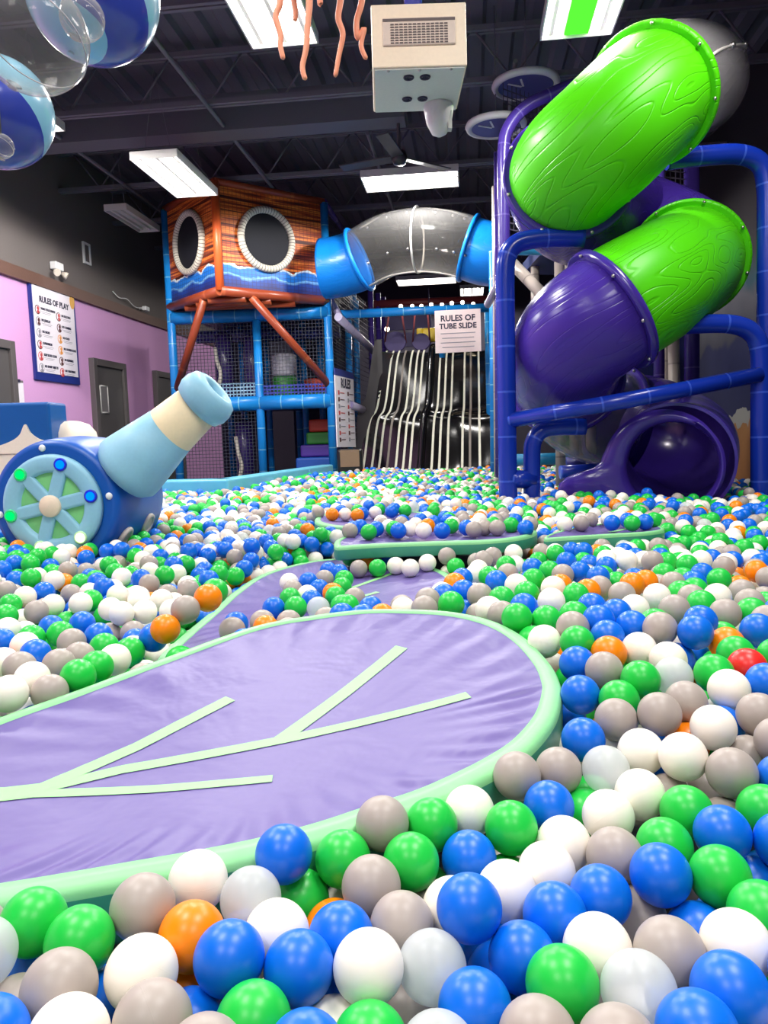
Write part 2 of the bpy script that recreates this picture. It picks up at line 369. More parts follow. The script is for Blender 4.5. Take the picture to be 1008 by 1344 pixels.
bm = new(); rod(bm, p, p+V(.09, 0, 0), .02); obj('bracket', bm, Mlampbody, t)
bm = new(); sweep(bm, crv([p+V(.05,-.05,0), p+V(.05,-.3,-.02), p+V(.06,-.6,.05), p+V(.05,-.85,.03), p+V(.02,-1.0,.1)]), .008, 6); obj('cable', bm, Mlampbody, t)
p = Px(22, 512, XL); t = thing('clipboard', 'clipboard with white sheets hanging on the pink wall beside the near door', 'clipboard', p)
bm = new(); box(bm, p+V(.015, 0, -.04), (.01, .23, .32)); obj('board', bm, mat('board_grey', (120, 110, 116), .6), t)
bm = new(); box(bm, p+V(.023, 0, -.05), (.006, .21, .28)); obj('paper', bm, Mpaper, t)
bm = new(); box(bm, p+V(.03, -.02, .11), (.02, .09, .035)); obj('clip', bm, Mink, t)

# ================================================================ CEILING THINGS
# ceiling fan
p = P(524, 207, 8.6); t = thing('ceiling_fan', 'dark ceiling fan hanging above the crosswise light', 'ceiling fan', p)
Mfan = mat('fan_dark', (34, 32, 38), .35); Mblade = mat('fan_blade', (66, 64, 70), .4)
bm = new(); rod(bm, p+V(0,0,.05), (p.x, p.y, ZC), .018); lathe(bm, [(.02,.08),(.07,.06),(.09,0),(.06,-.07),(.001,-.08)], p, (0,0,1), 20); obj('motor', bm, Mfan, t)
for a in (2.85, 4.55, .75):
    d = V(math.cos(a), math.sin(a), 0); bm = new(); box(bm, p+d*.38, (.62, .13, .015), (d, V(-d.y, d.x, .15).normalized(), V(0,0,1))); obj('blade', bm, Mblade, t, bev=.004)
# projector box
p = P(550, 46, 3.85); axx = (RT, FW, UP)
t = thing('projector_housing', 'cream projector box hanging from a blue ceiling pole', 'projector box', p)
Mcream = mat('cream_paint', (244, 226, 200), .5); Mpale = mat('pale_grey_paint', (206, 210, 202), .5); MslotD = mat('slot_dark', (96, 84, 84), .6)
W, H, D = .45, .285, .5
pc = p+FW*(D/2)
bm = new(); box(bm, pc, (W, D, H), axx, bev=.006); hs = obj('housing', bm, Mcream, t)
bm = new(); box(bm, pc-UP*(H/2+.003), (W-.02, D-.02, .006), axx); bp = obj('bottom_plate', bm, Mpale, t)
bm = new(); box(bm, p+UP*.015, (W*.77, .02, H*.44), axx, bev=.006); obj('grille_recess', bm, mat('recess_beige', (216, 198, 184), .5), hs)
bm = new(); box(bm, p-FW*.009+UP*.065, (W*.76, .006, .012), axx); obj('recess_lip', bm, MslotD, hs)
bm = new()
for i in range(13):
    for j in range(8): box(bm, p-FW*.0105+RT*((i-6)*.0212)+UP*(.045-j*.0118), (.0165, .004, .0055), axx)
obj('vent_slot', bm, MslotD, hs, kind='stuff')
for i, (sx, sy) in enumerate(((-.05, .09), (.03, .09), (-.05, .33), (.03, .33))):
    bm = new(); q = p+FW*(sy)+RT*sx-UP*(H/2+.009); ring(bm, q, UP, .021, .006, 20, 6)
    for k in range(4): d = RT*math.cos(k*PI/2+.78)+FW*math.sin(k*PI/2+.78); rod(bm, q, q+d*.021, .004, 6)
    obj('bottom_vent', bm, Mink, bp)
for sx in (-.15, 0, .15): bm = new(); ball(bm, p+RT*sx+FW*.02-UP*(H/2+.006), .008); obj('screw', bm, Mhard, bp)
p2 = p+FW*.42+RT*.12-UP*(H/2+.002)
t = thing('security_camera', 'white dome camera under the cream projector box', 'camera', p2)
bm = new(); lathe(bm, [(.075, 0), (.08,-.02), (.066,-.1), (.04,-.15), (.012,-.165)], p2, (0,0,1), 24); obj('dome', bm, mat('camera_white', (222, 222, 218), .35), t)
bm = new(); box(bm, p2+RT*.055+UP*-.095-FW*.02, (.02, .05, .09), (RT, FW, UP)); obj('lens_window', bm, Mpale, t)
p3 = p+UP*(H/2)+FW*.25-RT*.01; t = thing('projector_pole', 'shiny blue pole carrying the projector box', 'pole', p3)
bm = new(); sweep(bm, [p3, V(p3.x, p3.y, ZC)], .045, 16); obj('pole', bm, mat('blue_gloss', (52, 66, 168), .2), t)
# jellyfish decoration with orange tentacles
p = P(425, -60, 3.1); t = thing('jellyfish_decoration', 'orange jellyfish decoration with wavy tentacles hanging over the ceiling light', 'decoration', p)
Mtent = mat('tentacle_orange', (236, 150, 116), .55)
bm = new(); lathe(bm, [(.001,.2),(.12,.17),(.2,.08),(.22,0),(.2,-.02),(.001,0)], p+UP*.02, (0,0,1), 28); obj('bell', bm, Mtent, t)
bm = new(); rod(bm, p+UP*.2, (p.x, p.y, ZC), .004, 6); obj('hanging_wire', bm, Msteel, t)
TENT = [([(366,-45),(368,0),(362,22),(368,45),(368,60),(372,78)], 3.0), ([(402,-45),(406,0),(404,30),(402,62),(397,88),(401,105)], 2.95), ([(452,-45),(447,0),(444,24),(450,45),(445,72),(440,101)], 3.15), ([(474,-45),(475,0),(468,28),(470,50),(478,38),(474,60),(481,78)], 3.2), ([(384,-45),(386,0),(388,16),(387,28)], 3.25), ([(418,-45),(420,0),(421,6)], 3.05)]
for pts, Z in TENT:
    pp = crv([P(x, y, Z) for x, y in pts], 6); bm = new(); m = len(pp)
    sweep(bm, pp, [.0135*(1-.35*i/m) for i in range(m-1)]+[.004], 8); obj('tentacle', bm, Mtent, t)
# printed and clear balloons
g = G('balloon_print'); tc = g.n('TexCoord').outputs['Object']; sp = g.n('SeparateXYZ', Vector=tc)
wv = g.mth('SINE', g.mth('ADD', g.mth('ADD', g.mth('MULTIPLY', sp.outputs[2], 15.0), g.mth('MULTIPLY', sp.outputs[0], 9.0)), g.mth('MULTIPLY', g.mth('SINE', g.mth('MULTIPLY', sp.outputs[1], 9.0)), 1.6)))
col = g.mix(g.mth('GREATER_THAN', wv, .05), srgb(54, 70, 168), srgb(142, 200, 226))
Mprint = g.end(g.bsdf(col, .22, .5, coat=.3))
Mclear = clearmat('clear_vinyl', (.94, .93, .92), .13, .05, .5, .5)
def balloon(label, px, py, Z, rpx, m, sc=(1, 1, 1), clear=False):
    c = P(px, py, Z); r = rpx*Z/FPX; t = thing('clear_balloon' if clear else 'printed_balloon', label, 'balloon', c)
    bm = new(); ball(bm, c, r, 40, 24, sc); sk = obj('balloon_skin', bm, m, t)
    bm = new(); lathe(bm, [(.014, -r*1.04), (.008, -r*1.0), (.02, -r*.97)], c, (.3,.2,.9), 12); obj('valve', bm, Mclear if clear else Mprint, sk)
    bm = new(); rod(bm, c+UP*r*sc[2]*.98, (c.x, c.y, ZC), .003, 6); obj('string', bm, Msteel, t)
    if clear: bm = new(); ring(bm, c, (.2, .5, .8), r*1.0, r*.012, 48, 6); obj('seam', bm, mat('vinyl_seam', (206, 202, 206), .3), sk)
balloon('blue and light blue striped balloon at the top, partly behind a clear one', 122, -8, 2.75, 80, Mprint)
balloon('blue and light blue striped balloon, lowest of the balloon cluster', -2, 148, 2.5, 66, Mprint)
balloon('large clear balloon overlapping the striped ones', 42, 48, 2.1, 68, Mclear, (1, 1, .98), True)
balloon('small clear bubble balloon against the upper striped balloon', 108, 24, 2.45, 27, Mclear, clear=True)
balloon('small clear bubble balloon hanging below the lowest striped balloon', 2, 192, 2.2, 15, Mclear, clear=True)
# ================================================================ PADDED PIPES
def padmat(name, rgb, seam, rough=.32, pitch=3.2):
    """foam sleeve pipe: a pale joint every third of a metre (uv v is metres along)"""
    g = G(name); uv = g.n('TexCoord').outputs['UV']; sp = g.n('SeparateXYZ', Vector=uv)
    f = g.mth('FRACT', g.mth('MULTIPLY', sp.outputs[1], pitch)); k = g.mth('LESS_THAN', f, .045)
    col = g.mix(k, srgb(*rgb), srgb(*seam)); nrm = g.n('Bump', Strength=.6, Distance=.01, Height=g.mth('SUBTRACT', 1.0, k)).outputs[0]
    MATS[name] = g.end(g.bsdf(col, rough, .5, normal=nrm)); return MATS[name]
Psky = padmat('sleeve_sky_blue', (22, 128, 206), (120, 190, 226)); Pblue = padmat('sleeve_royal_blue', (18, 50, 164), (52, 84, 196), .22)
Pbrown = padmat('sleeve_brown', (146, 62, 34), (170, 84, 50), .35, .9); Ppurp = padmat('sleeve_purple', (66, 48, 134), (96, 80, 160), .25)
Pgrey = padmat('sleeve_grey', (176, 164, 154), (140, 130, 124), .45); Pteal = padmat('sleeve_teal', (26, 130, 176), (90, 170, 200)); Plilac = padmat('sleeve_lilac', (170, 160, 190), (140, 130, 170), .35)
Porange = padmat('sleeve_orange', (214, 92, 40), (214, 92, 40), .4, .5)
def pipe(name, parent, pts, r, m, smooth=0, n=14):
    bm = new(); sweep(bm, crv(pts, smooth) if smooth else pts, r, n); return obj(name, bm, m, parent)

# ================================================================ WOODEN LOOK TOWER
zt, zb = 4.4, 3.03
def cor(a, b): p = (Pz(*a, zt)+Pz(*b, zb))/2; return V(p.x, p.y, 0)
C0, L0, R0 = cor((283, 240), (287, 380)), cor((218, 280), (222, 400)), cor((425, 268), (429, 393))
L0 = V(L0.x, L0.y, 0); M0 = PP(341, 520, L0, (R0-L0).cross(UP)); M0.z = 0
bk = V(0, 2.6, 0); zf = 1.62
t = thing('play_tower', 'blue framed play tower with a wood printed house and round portholes on top', 'play tower', M0)
for p, zz in ((L0, zt), (M0, zb), (R0, zt), (L0+bk, zb), (R0+bk, zt), (M0+bk, zb)): pipe('post', t, [p, p+UP*(zz-.02)], .06, Psky)
pipe('corner_pole', t, [C0+UP*zb, C0+UP*zt], .055, Porange)
for a, b in ((L0, C0), (C0, R0)):
    pipe('roof_rail', t, [a+UP*zt, b+UP*zt], .045, Pbrown); pipe('base_rail', t, [a+UP*zb, b+UP*zb], .065, Pbrown)
pipe('roof_rail', t, [R0+UP*zt, R0+bk*.75+UP*(zt+.05)], .045, Ppurp)
for p, q in ((C0+(L0-C0)*.3, L0+(M0-L0)*.02), (C0+(R0-C0)*.27, R0+(M0-R0)*.02)): pipe('brace', t, [p+UP*(zb-.04), q+UP*1.85], .055, Pbrown)
for k in (.22, .45, .68): pipe('floor_beam', t, [C0+(L0-C0)*k+UP*(zb-.08), C0+(R0-C0)*k+UP*(zb-.08)], .045, Pbrown)
for a, b in ((L0, M0), (M0, R0)):
    pipe('deck_rail', t, [a+UP*zf, b+UP*zf], .105, Psky); pipe('upper_beam', t, [a+UP*(zb-.16), b+UP*(zb-.16)], .09, Psky)
Mnavyb = padmat('sleeve_navy', (34, 40, 120), (40, 48, 130)); pipe('upper_beam', t, [L0+bk*.4+UP*(zb-.3), R0+bk*.4+UP*(zb-.3)], .1, Mnavyb)
def printmat(name, k0, ul):
    g = G(name); uv = g.n('TexCoord').outputs['UV']; sp = g.n('SeparateXYZ', Vector=uv); u, v = sp.outputs[0], sp.outputs[1]
    mp = g.n('Mapping', Vector=uv, Scale=(1.1, 26.0, 1.0), Location=(k0, 0, 0)); n1 = g.n('TexNoise', Vector=mp.outputs[0], Scale=1.2, Detail=4.0, Distortion=.6).outputs[0]
    wood = g.ramp(n1, [(0, srgb(40, 14, 14)), (.38, srgb(70, 24, 18)), (.48, srgb(170, 66, 26)), (.56, srgb(240, 136, 56)), (.66, srgb(160, 60, 28)), (.8, srgb(70, 26, 18))])
    pl = g.mth('LESS_THAN', g.mth('FRACT', g.mth('MULTIPLY', v, 8.0)), .05); wood = g.mix(g.mth('MULTIPLY', pl, .7), wood, srgb(40, 14, 12))
    wob = g.mth('ADD', g.mth('MULTIPLY', g.mth('SINE', g.mth('MULTIPLY', u, 17.0)), .016), g.mth('MULTIPLY', g.n('TexNoise', Vector=uv, Scale=7.0, Detail=2.0).outputs[0], .12))
    h = g.mth('SUBTRACT', v, wob)
    sea = g.ramp(h, [(0, srgb(34, 44, 110)), (.07, srgb(24, 70, 160)), (.1, srgb(120, 180, 226)), (.112, srgb(24, 110, 200)), (.175, srgb(30, 120, 210)), (.19, srgb(220, 236, 240))])
    col = g.mix(g.mth('LESS_THAN', h, .2), wood, sea)
    fu = g.mth('FRACT', g.mth('MULTIPLY', u, 22.0*ul)); fv = g.mth('FRACT', g.mth('MULTIPLY', v, 28.0)); net = g.mth('MAXIMUM', g.mth('LESS_THAN', fu, .16), g.mth('LESS_THAN', fv, .16))
    col = g.mix(g.mth('MULTIPLY', net, .5), col, srgb(46, 26, 30)); MATS[name] = g.end(g.bsdf(col, .45, .4)); return MATS[name]
Mporth = mat('porthole_inner_shade', (30, 31, 38), .6, .15);  # dark colour stands in for the shaded inside of the house
g = G('porthole_rope'); uv = g.n('TexCoord').outputs['UV']; sp = g.n('SeparateXYZ', Vector=uv); kk = g.mth('LESS_THAN', g.mth('FRACT', g.mth('MULTIPLY', sp.outputs[1], 24.0)), .22)
Mrope = g.end(g.bsdf(g.mix(kk, srgb(206, 200, 184), srgb(112, 104, 98)), .6))
for a, b, cpx, k0 in ((L0, C0, (250, 319), 3.1), (C0, R0, (349, 315), 0.0)):
    n = (b-a).cross(UP).normalized(); 
    if n.dot(CAM-a) < 0: n = -n
    bm = new(); uL = (b-a).length
    quad(bm, [a+UP*zb, b+UP*zb, b+UP*zt, a+UP*zt], 0, [(0, 0), (1, 0), (1, 1), (0, 1)]); o = obj('wood_panel', bm, printmat('wood_print_%d' % int(k0), k0, uL/1.3), t)
    c = PP(*cpx, a, n); bm = new(); lathe(bm, [(.37, 0), (.37, .012)], c+n*.012, n, 40); obj('porthole_window', bm, Mporth, o)
    bm = new(); ring(bm, c+n*.03, n, .385, .047, 48, 10); obj('porthole_rim', bm, Mrope, o)
Mnet1 = netmat('safety_net', (40, 44, 60), 1, 1); 
def netquad(name, parent, a, b, z0, z1, m, cell=.05):
    bm = new(); l = (b-a).length/cell; h = (z1-z0)/cell; quad(bm, [a+UP*z0, b+UP*z0, b+UP*z1, a+UP*z1], 0, [(0,0),(l,0),(l,h),(0,h)]); return obj(name, bm, m, parent)
netquad('safety_net', t, L0, M0, zf, zb, Mnet1); netquad('safety_net', t, M0, R0, zf, zb, Mnet1)
netquad('safety_net', t, L0, M0, .1, zf, Mnet1); netquad('safety_net', t, R0, R0+bk, .1, zt, Mnet1); 
Mnet2 = netmat('toe_net', (150, 190, 220), 1, 1, .3); netquad('toe_net', t, L0, M0, zf+.08, zf+.3, Mnet2); netquad('toe_net', t, M0, R0, zf+.08, zf+.26, netmat('toe_net_blue', (60, 70, 170), 1, 1, .35))
Mdeck = mat('deck_navy', (36, 42, 96), .5)
for z in (zf-.03, zb-.06):
    bm = new(); prism(bm, [L0+UP*z, R0+UP*z, R0+bk+UP*z, L0+bk+UP*z], UP, .05); obj('deck', bm, Mdeck, t)
bm = new(); prism(bm, [C0+UP*(zb-.03), R0+UP*(zb-.03), L0+UP*(zb-.03)], UP, .04); obj('deck', bm, Pbrown, t)
bm = new(); mid2 = M0+bk+(R0-M0)*-.1; quad(bm, [mid2+UP*.1, R0+bk+UP*.1, R0+bk+UP*zb, mid2+UP*zb]); obj('dark_backing', bm, mat('panel_dark_navy', (30, 30, 62), .7), t)  # dark sheet added at the back to stand in for interior shade
bm = new(); q1, q2 = P(288, 500, 13.9), P(352, 500, 13.9); q1.z = q2.z = 0; quad(bm, [q1+UP*.1, q2+UP*.1, q2+UP*zb, q1+UP*zb]); obj('dark_backing', bm, MATS['panel_dark_navy'], t)
for k in (.45, .78): pp = L0+(M0-L0)*k+bk*.6; pipe('inner_post', t, [pp, pp+UP*zb], .05, Psky)
for k in (.35, .62): pp = M0+(R0-M0)*k+bk*.55; pipe('inner_post', t, [pp, pp+UP*zb], .05, Psky)
# things standing and hanging inside the tower
Mred, Mgrn, Mpur, Mblu = mat('foam_red', (206, 62, 40), .5), mat('foam_green', (36, 120, 40), .5), mat('foam_purple', (74, 44, 150), .5), mat('foam_blue', (24, 84, 180), .5)
ex = (R0-M0).normalized(); ey = V(-ex.y, ex.x, 0)
if ey.y < 0: ey = -ey
for i, (m, w, za_, h_, nm) in enumerate(((Mblu, .62, .3, .5, 'blue foam step at the bottom of the stair in the tower'), (Mpur, .55, .8, .19, 'purple foam step above the blue one in the tower'), (Mgrn, .46, .99, .19, 'green foam step under the red one in the tower'), (Mred, .42, 1.18, .2, 'red foam step at the top of the stair in the tower'))):
    c = R0-ex*(w/2+.02)+ey*(1.0)+UP*(za_+h_/2); bm = new(); box(bm, c, (w, .9-.1*i, h_-.005), (ex, ey, UP), bev=.03); o = obj('foam_step', bm, m); tag(o, nm, 'foam step', 'foam steps inside the tower')
c = M0+ex*.27+ey*.6+UP*(zf+.03); bm = new(); lathe(bm, [(.17, 0), (.19, .03), (.19, .36), (.17, .38)], c, UP, 28); o = obj('foam_drum', bm, Mgrn); tag(o, 'green foam drum behind the net on the upper deck of the tower', 'foam drum')
bm = new(); lathe(bm, [(.17, 0), (.19, .03), (.19, .3), (.17, .33)], c+UP*.385, UP, 28); o = obj('foam_drum', bm, mat('foam_pale', (180, 176, 186), .5)); tag(o, 'pale foam drum standing on the green one in the tower', 'foam drum')
for i, k in enumerate((.62, .76, .9)):
    c = M0+(R0-M0)*k+ey*1.1+UP*(zf+.02)
    for j, (m, nm) in enumerate(((Mgrn, 'green'), (Mred, 'red'))):
        bm = new(); box(bm, c+UP*(.09+j*.2), (.27, .3, .19), (ex, ey, UP), bev=.04); o = obj('foam_block', bm, m); tag(o, '%s foam block %s on the upper deck of the tower' % (nm, ('beside the drum', 'in the middle of its row', 'next to the right post')[i]), 'foam block', 'foam blocks on the upper deck')
Mbag = mat('bag_purple', (44, 30, 88), .2); Mshine = mat('bag_highlight', (214, 206, 190), .4)
for i, (k, dz, ht, nm) in enumerate(((.5, zb-.3, 1.0, 'upper dark purple hanging bag with a painted highlight in the tower'), (.85, zb-.35, 1.0, 'plain dark purple hanging bag beside the upper post of the tower'), (.7, zf-.2, 1.1, 'lower dark purple hanging bag with a painted highlight in the tower'))):
    c = L0+(M0-L0)*k+ey*.5+UP*dz; tt = thing('hanging_bag', nm, 'hanging bag', c, 'hanging bags in the tower'); bm = new(); lathe(bm, [(.02, 0), (.13, -.06), (.14, -ht*.5), (.13, -ht+.05), (.05, -ht)], c, UP, 20); obj('bag', bm, Mbag, tt)
    bm = new(); rod(bm, c, c+UP*.2, .012); obj('strap', bm, Mnavyb, tt)
    if i != 1: bm = new(); sweep(bm, crv([c+V(-.1,-.11,-ht*.25), c+V(-.06,-.16,-ht*.45), c+V(-.02,-.15,-ht*.65), c+V(-.07,-.15,-ht*.85)]), .03, 8); obj('painted_highlight', bm, Mshine, tt)  # pale strip modelled on the bag in place of a highlight
# banner hanging on the right post
a = R0+V(.07, -.06, 0); b = a+V(.12, 1.0, 0)*1.0; za, zc_ = .95, 1.98
t = thing('rules_banner', 'narrow white banner of printed rules hanging beside the tower post', 'banner', (a+b)/2+UP*1.4)
n = (b-a).cross(UP).normalized(); bm = new(); prism(bm, [a+UP*za, b+UP*(za-.02), b+UP*zc_, a+UP*zc_], n, .012); obj('sheet', bm, Mpaper, t)
bm = new(); prism(bm, [a+UP*zc_, b+UP*zc_, b+UP*(zc_+.1), a+UP*(zc_+.1)], n, .014); obj('blue_header', bm, Mnavy, t)
dd = (b-a).normalized(); nn = n if n.dot(CAM-a) > 0 else -n; off = nn*.014
text('title', 'RULES', .19, a+dd*.55+UP*(zc_-.1)+off, dd, UP, Mink, t)
for i in range(8):
    for j in range(2):
        bm = new(); c = a+dd*(.16+.5*j)+UP*(zc_-.24-.098*i)+off; box(bm, c, (.07, .004, .06), (dd, nn, UP)); box(bm, c+dd*.18, (.22, .004, .012), (dd, nn, UP)); obj('printed_rule', bm, (Mpic[0], Mpic[1], Mpic[2])[(i+j) % 3], t)

# ================================================================ CLEAR TUBE BRIDGE
CT = crv([P(424, 353, 10.9), P(446, 350, 10.85), P(472, 341, 10.75), P(508, 322, 10.65), P(548, 315, 10.55), P(584, 318, 10.45), P(615, 326, 10.4), P(638, 333, 10.35), P(664, 334, 10.3)], 6)
Mtubeblue = grainmat('tube_sky_blue', (18, 120, 214), .3, .35); Mtubeclear = clearmat('tube_clear', (.96, .95, .94), .05, .06, .6, .28)
t = thing('tube_bridge', 'clear arched crawl tube with blue ends joining the two towers', 'tube bridge', CT[24])
for a, b, m, nm in ((0, 12, Mtubeblue, 'blue_end'), (12, 36, Mtubeclear, 'clear_section'), (36, 48, Mtubeblue, 'blue_end')):
    bm = new(); sweep(bm, CT[a:b+1], .405, 36, inner=.02); obj(nm, bm, m, t)
for k, m in ((12, Mtubeblue), (36, Mtubeblue), (24, mat('clear_seam', (214, 210, 204), .3))):
    bm = new(); d = (CT[k+1]-CT[k-1]).normalized(); ring(bm, CT[k], d, .42, .028 if m is Mtubeblue else .014, 48, 8); obj('collar', bm, m, t)
for j in (0, 9, 18, 27):                                                       # clear half seams with bolts
    bm = new(); pp = CT[12:37]; a0, b0, _ = basis(pp[0]-pp[1])
    if j in (0, 18): sweep(bm, [p+UP*(.41 if j == 0 else -.41) for p in pp], .012, 6); obj('seam', bm, MATS['clear_seam'], t)
for k in (14, 18, 22, 28, 32, 35):
    for s in (.36, -.1):
        bm = new(); d = (CAM-CT[k]).normalized(); q = CT[k]+UP*s+d*math.sqrt(max(.0, .41**2-s*s))*.98; ball(bm, q, .018, 8, 6); obj('bolt', bm, Mhard, t)

# ================================================================ BACK CLIMBING FRAME
t = thing('climbing_frame', 'blue and purple pipe frame with diagonal bars around the black slide', 'climbing frame', P(560, 600, 12))
for px, y0_, y1_, Z, r, m in ((457, 420, 640, 12.7, .055, Psky), (467, 395, 620, 13.6, .05, Psky), (486, 380, 560, 13.5, .05, Ppurp), (496, 385, 560, 14, .05, Ppurp), (503, 390, 500, 14.5, .045, Ppurp), (641, 395, 620, 12.0, .065, Psky), (579, 410, 470, 12.3, .055, Psky)):
    pipe('post', t, [P(px, y0_, Z), P(px+(y1_-y0_)*.02, y1_, Z)], r, m)
for a, b, r, m in (((444, 413, 11.4), (658, 403, 11.4), .062, Psky), ((444, 416, 11.2), (500, 470, 13.5), .06, Plilac), ((430, 386, 11.5), (446, 416, 11.3), .05, Plilac), ((459, 531, 11.9), (477, 538, 12.4), .06, Plilac), ((478, 400, 14), (640, 393, 14), .07, mat('beam_dark_red', (110, 34, 40), .5)), ((440, 300, 13), (640, 300, 15), .03, Msteel)):
    pipe('bar', t, [P(*a), P(*b)], r, m)
for k, (a, b) in enumerate((((506, 425, 14.5), (566, 422, 14.5)), ((506, 446, 14.2), (566, 446, 14.2)))):
    bm = new(); p0, p1 = P(*a), P(*b); box(bm, (p0+p1)/2, ((p1-p0).length, .06, .25), ((p1-p0).normalized(), V(0,1,0), UP)); obj('purple_panel', bm, mat('panel_purple', (58, 48, 116), .5), t)
netquad('side_net', t, P(447, 600, 11.3)*1, P(500, 600, 14), .3, 2.6, netmat('frame_net', (60, 56, 70), 1, 1, .12), .08)
# string of bulbs
t = thing('string_lights', 'string of round glowing bulbs above the blue cross beam', 'string lights', P(570, 400, 11.9))
pts = [P(x, y, 11.9) for x, y in ((520, 405), (526, 402), (541, 402), (553, 402), (566, 400), (580, 400), (593, 398), (607, 397), (621, 399), (626, 410), (627, 416), (628, 432))]
bm = new(); sweep(bm, pts, .008, 6); obj('cable', bm, Mink, t)
for q in [1, 2, 3, 4, 5, 6, 7, 8, 10, 11]: bm = new(); ball(bm, pts[q]-UP*.0, .03, 12, 8); obj('bulb', bm, emit('bulb_light', (255, 236, 200), 9.0), t)
bm = new(); q = P(508, 432, 13); ball(bm, q, .04, 12, 8); obj('bulb', bm, MATS['bulb_light'], t)
# hanging rope seats
for i, (px, w, nm) in enumerate(((519, .17, 'left one of the purple hanging seats above the slide, on red ropes'), (553, .14, 'purple hanging seat above the slide, nearer the sign'))):
    c = P(px, 450, 12.6); tt = thing('rope_swing', nm, 'hanging seat', c, 'hanging seats above the slide'); bm = new(); lathe(bm, [(w, 0), (w*1.05, .03), (w, .06)], c, (0, -1, .25), 24); obj('seat', bm, mat('seat_lilac', (74, 64, 118), .6), tt)
    for s in (-1, 1): bm = new(); rod(bm, c+RT*(s*w), P(px+s*8, 408, 12.0), .014, 6); obj('rope', bm, mat('rope_red', (176, 90, 96), .6), tt)
c = P(564, 440, 12.8); t = thing('yellow_box', 'small yellow box hanging beside the slide sign', 'yellow box', c); bm = new(); box(bm, c, (.26, .14, .22), bev=.03); obj('box', bm, mat('yellow_plastic', (240, 206, 20), .4), t); bm = new(); box(bm, c+V(-.16, -.03, .06), (.1, .1, .1), bev=.02); obj('spout', bm, MATS['yellow_plastic'], t)
bm = new(); rod(bm, c+UP*.1, c+UP*.75, .01, 6); obj('hanger', bm, Mink, t)  # plain yellow box on a hanger, gives no light
# slide sign
p0, p1 = P(571, 436, 11.25), P(631, 433, 11.25); d = (p1-p0).normalized(); nn = d.cross(UP).normalized(); c = (p0+p1)/2
if nn.dot(CAM-c) < 0: nn = -nn
t = thing('slide_sign', 'white RULES OF TUBE SLIDE sign hanging over the black slide', 'sign', c); bm = new(); box(bm, c, ((p1-p0).length, .02, .6), (d, nn, UP)); obj('board', bm, mat('sign_blush', (236, 216, 216), .5), t)
text('title', 'RULES OF', .115, c+nn*.012+UP*.18, d, UP, Mink, t); text('title', 'TUBE SLIDE', .105, c+nn*.012+UP*.07, d, UP, Mink, t)
for k in range(4): bm = new(); box(bm, c+nn*.011-UP*(.03+.065*k), (.5-.04*(k % 2), .004, .012), (d, nn, UP)); obj('fine_print', bm, Mline, t)

# ================================================================ BLACK SLIDE
BL, BR, TL, TR = Pz(462, 634, .35), Pz(650, 632, .35), P(503, 464, 12.3), P(642, 461, 12.3)
def sl(s, q, h=0.0):
    a, b = BL.lerp(BR, s), TL.lerp(TR, s); p = a.lerp(b, q); dz = b.z-a.z
    e = -.12*math.sin(4*PI*q-.3)*(1 if q < .98 else .6); return V(p.x, p.y, a.z+dz*q+e+h)
t = thing('wave_slide', 'wide wavy black slide with thin pale stripes at the back', 'slide', BL.lerp(BR, .5))
bm = new(); NQ, NS = 48, 40; vv = [[bm.verts.new(sl(i/NS, j/NQ, -.02+.03*abs(math.cos(PI*4*i/NS))**6)) for i in range(NS+1)] for j in range(NQ+1)]
for j in range(NQ):
    for i in range(NS): f = bm.faces.new([vv[j][i], vv[j][i+1], vv[j+1][i+1], vv[j+1][i]]); f.smooth = True
obj('slide_bed', bm, mat('slide_black', (16, 15, 17), .1, .6), t)
Mst = mat('stripe_white', (250, 248, 226), .4); Mst2 = mat('stripe_yellow', (236, 232, 150), .4); Mst3 = mat('stripe_grey', (150, 140, 130), .5)
for i, s in enumerate((.045, .11, .165, .225, .29, .345, .395, .555, .61, .668, .775, .83, .9)):
    bm = new(); w = .0085; last = None
    for j in range(NQ+1):
        pr = [bm.verts.new(sl(s-w, j/NQ, .022)), bm.verts.new(sl(s+w, j/NQ, .022))]
        if last: f = bm.faces.new([last[0], last[1], pr[1], pr[0]]); f.smooth = True
        last = pr
    obj('stripe', bm, Mst3 if i in (3, 11) else Mst, t)
for s in (0, .475, 1):
    pts = [sl(s, j/NQ, .06 if s == .475 else .12) for j in range(NQ+1)]
    if s == .475: bm = new(); sweep(bm, pts, .06, 10); obj('divider', bm, MATS['slide_black'], t)
    else:
        bm = new(); x = -.09 if s == 0 else .03; prism_pts = pts+[p-UP*.5 for p in reversed(pts)]
        for j in range(NQ):
            A = [pts[j]+V(x,0,.08), pts[j+1]+V(x,0,.08), pts[j+1]+V(x,0,-.45), pts[j]+V(x,0,-.45)]; B = [p+V(.07,0,0) for p in A]
            a4 = [bm.verts.new(p) for p in A]; b4 = [bm.verts.new(p) for p in B]
            for q in ((0,1),(1,2),(2,3),(3,0)): bm.faces.new([a4[q[0]], a4[q[1]], b4[q[1]], b4[q[0]]])
            bm.faces.new(a4); bm.faces.new(list(reversed(b4)))
        obj('side_rail', bm, mat('rail_charcoal', (58, 54, 56), .35), t)
t2 = thing('end_box', 'dark box with a brownish front at the foot of the black slide', 'box', Pz(459, 628, .5))
p = P(460, 603, 10.3); bm = new(); box(bm, p-UP*.12, (.33, .4, .52), (RT, FW, UP), bev=.03); obj('body', bm, mat('box_black', (24, 22, 24), .3), t2)
bm = new(); box(bm, p+UP*.02-FW*.205, (.25, .02, .22), (RT, FW, UP)); obj('front_panel', bm, mat('box_brown', (130, 106, 84), .25), t2)

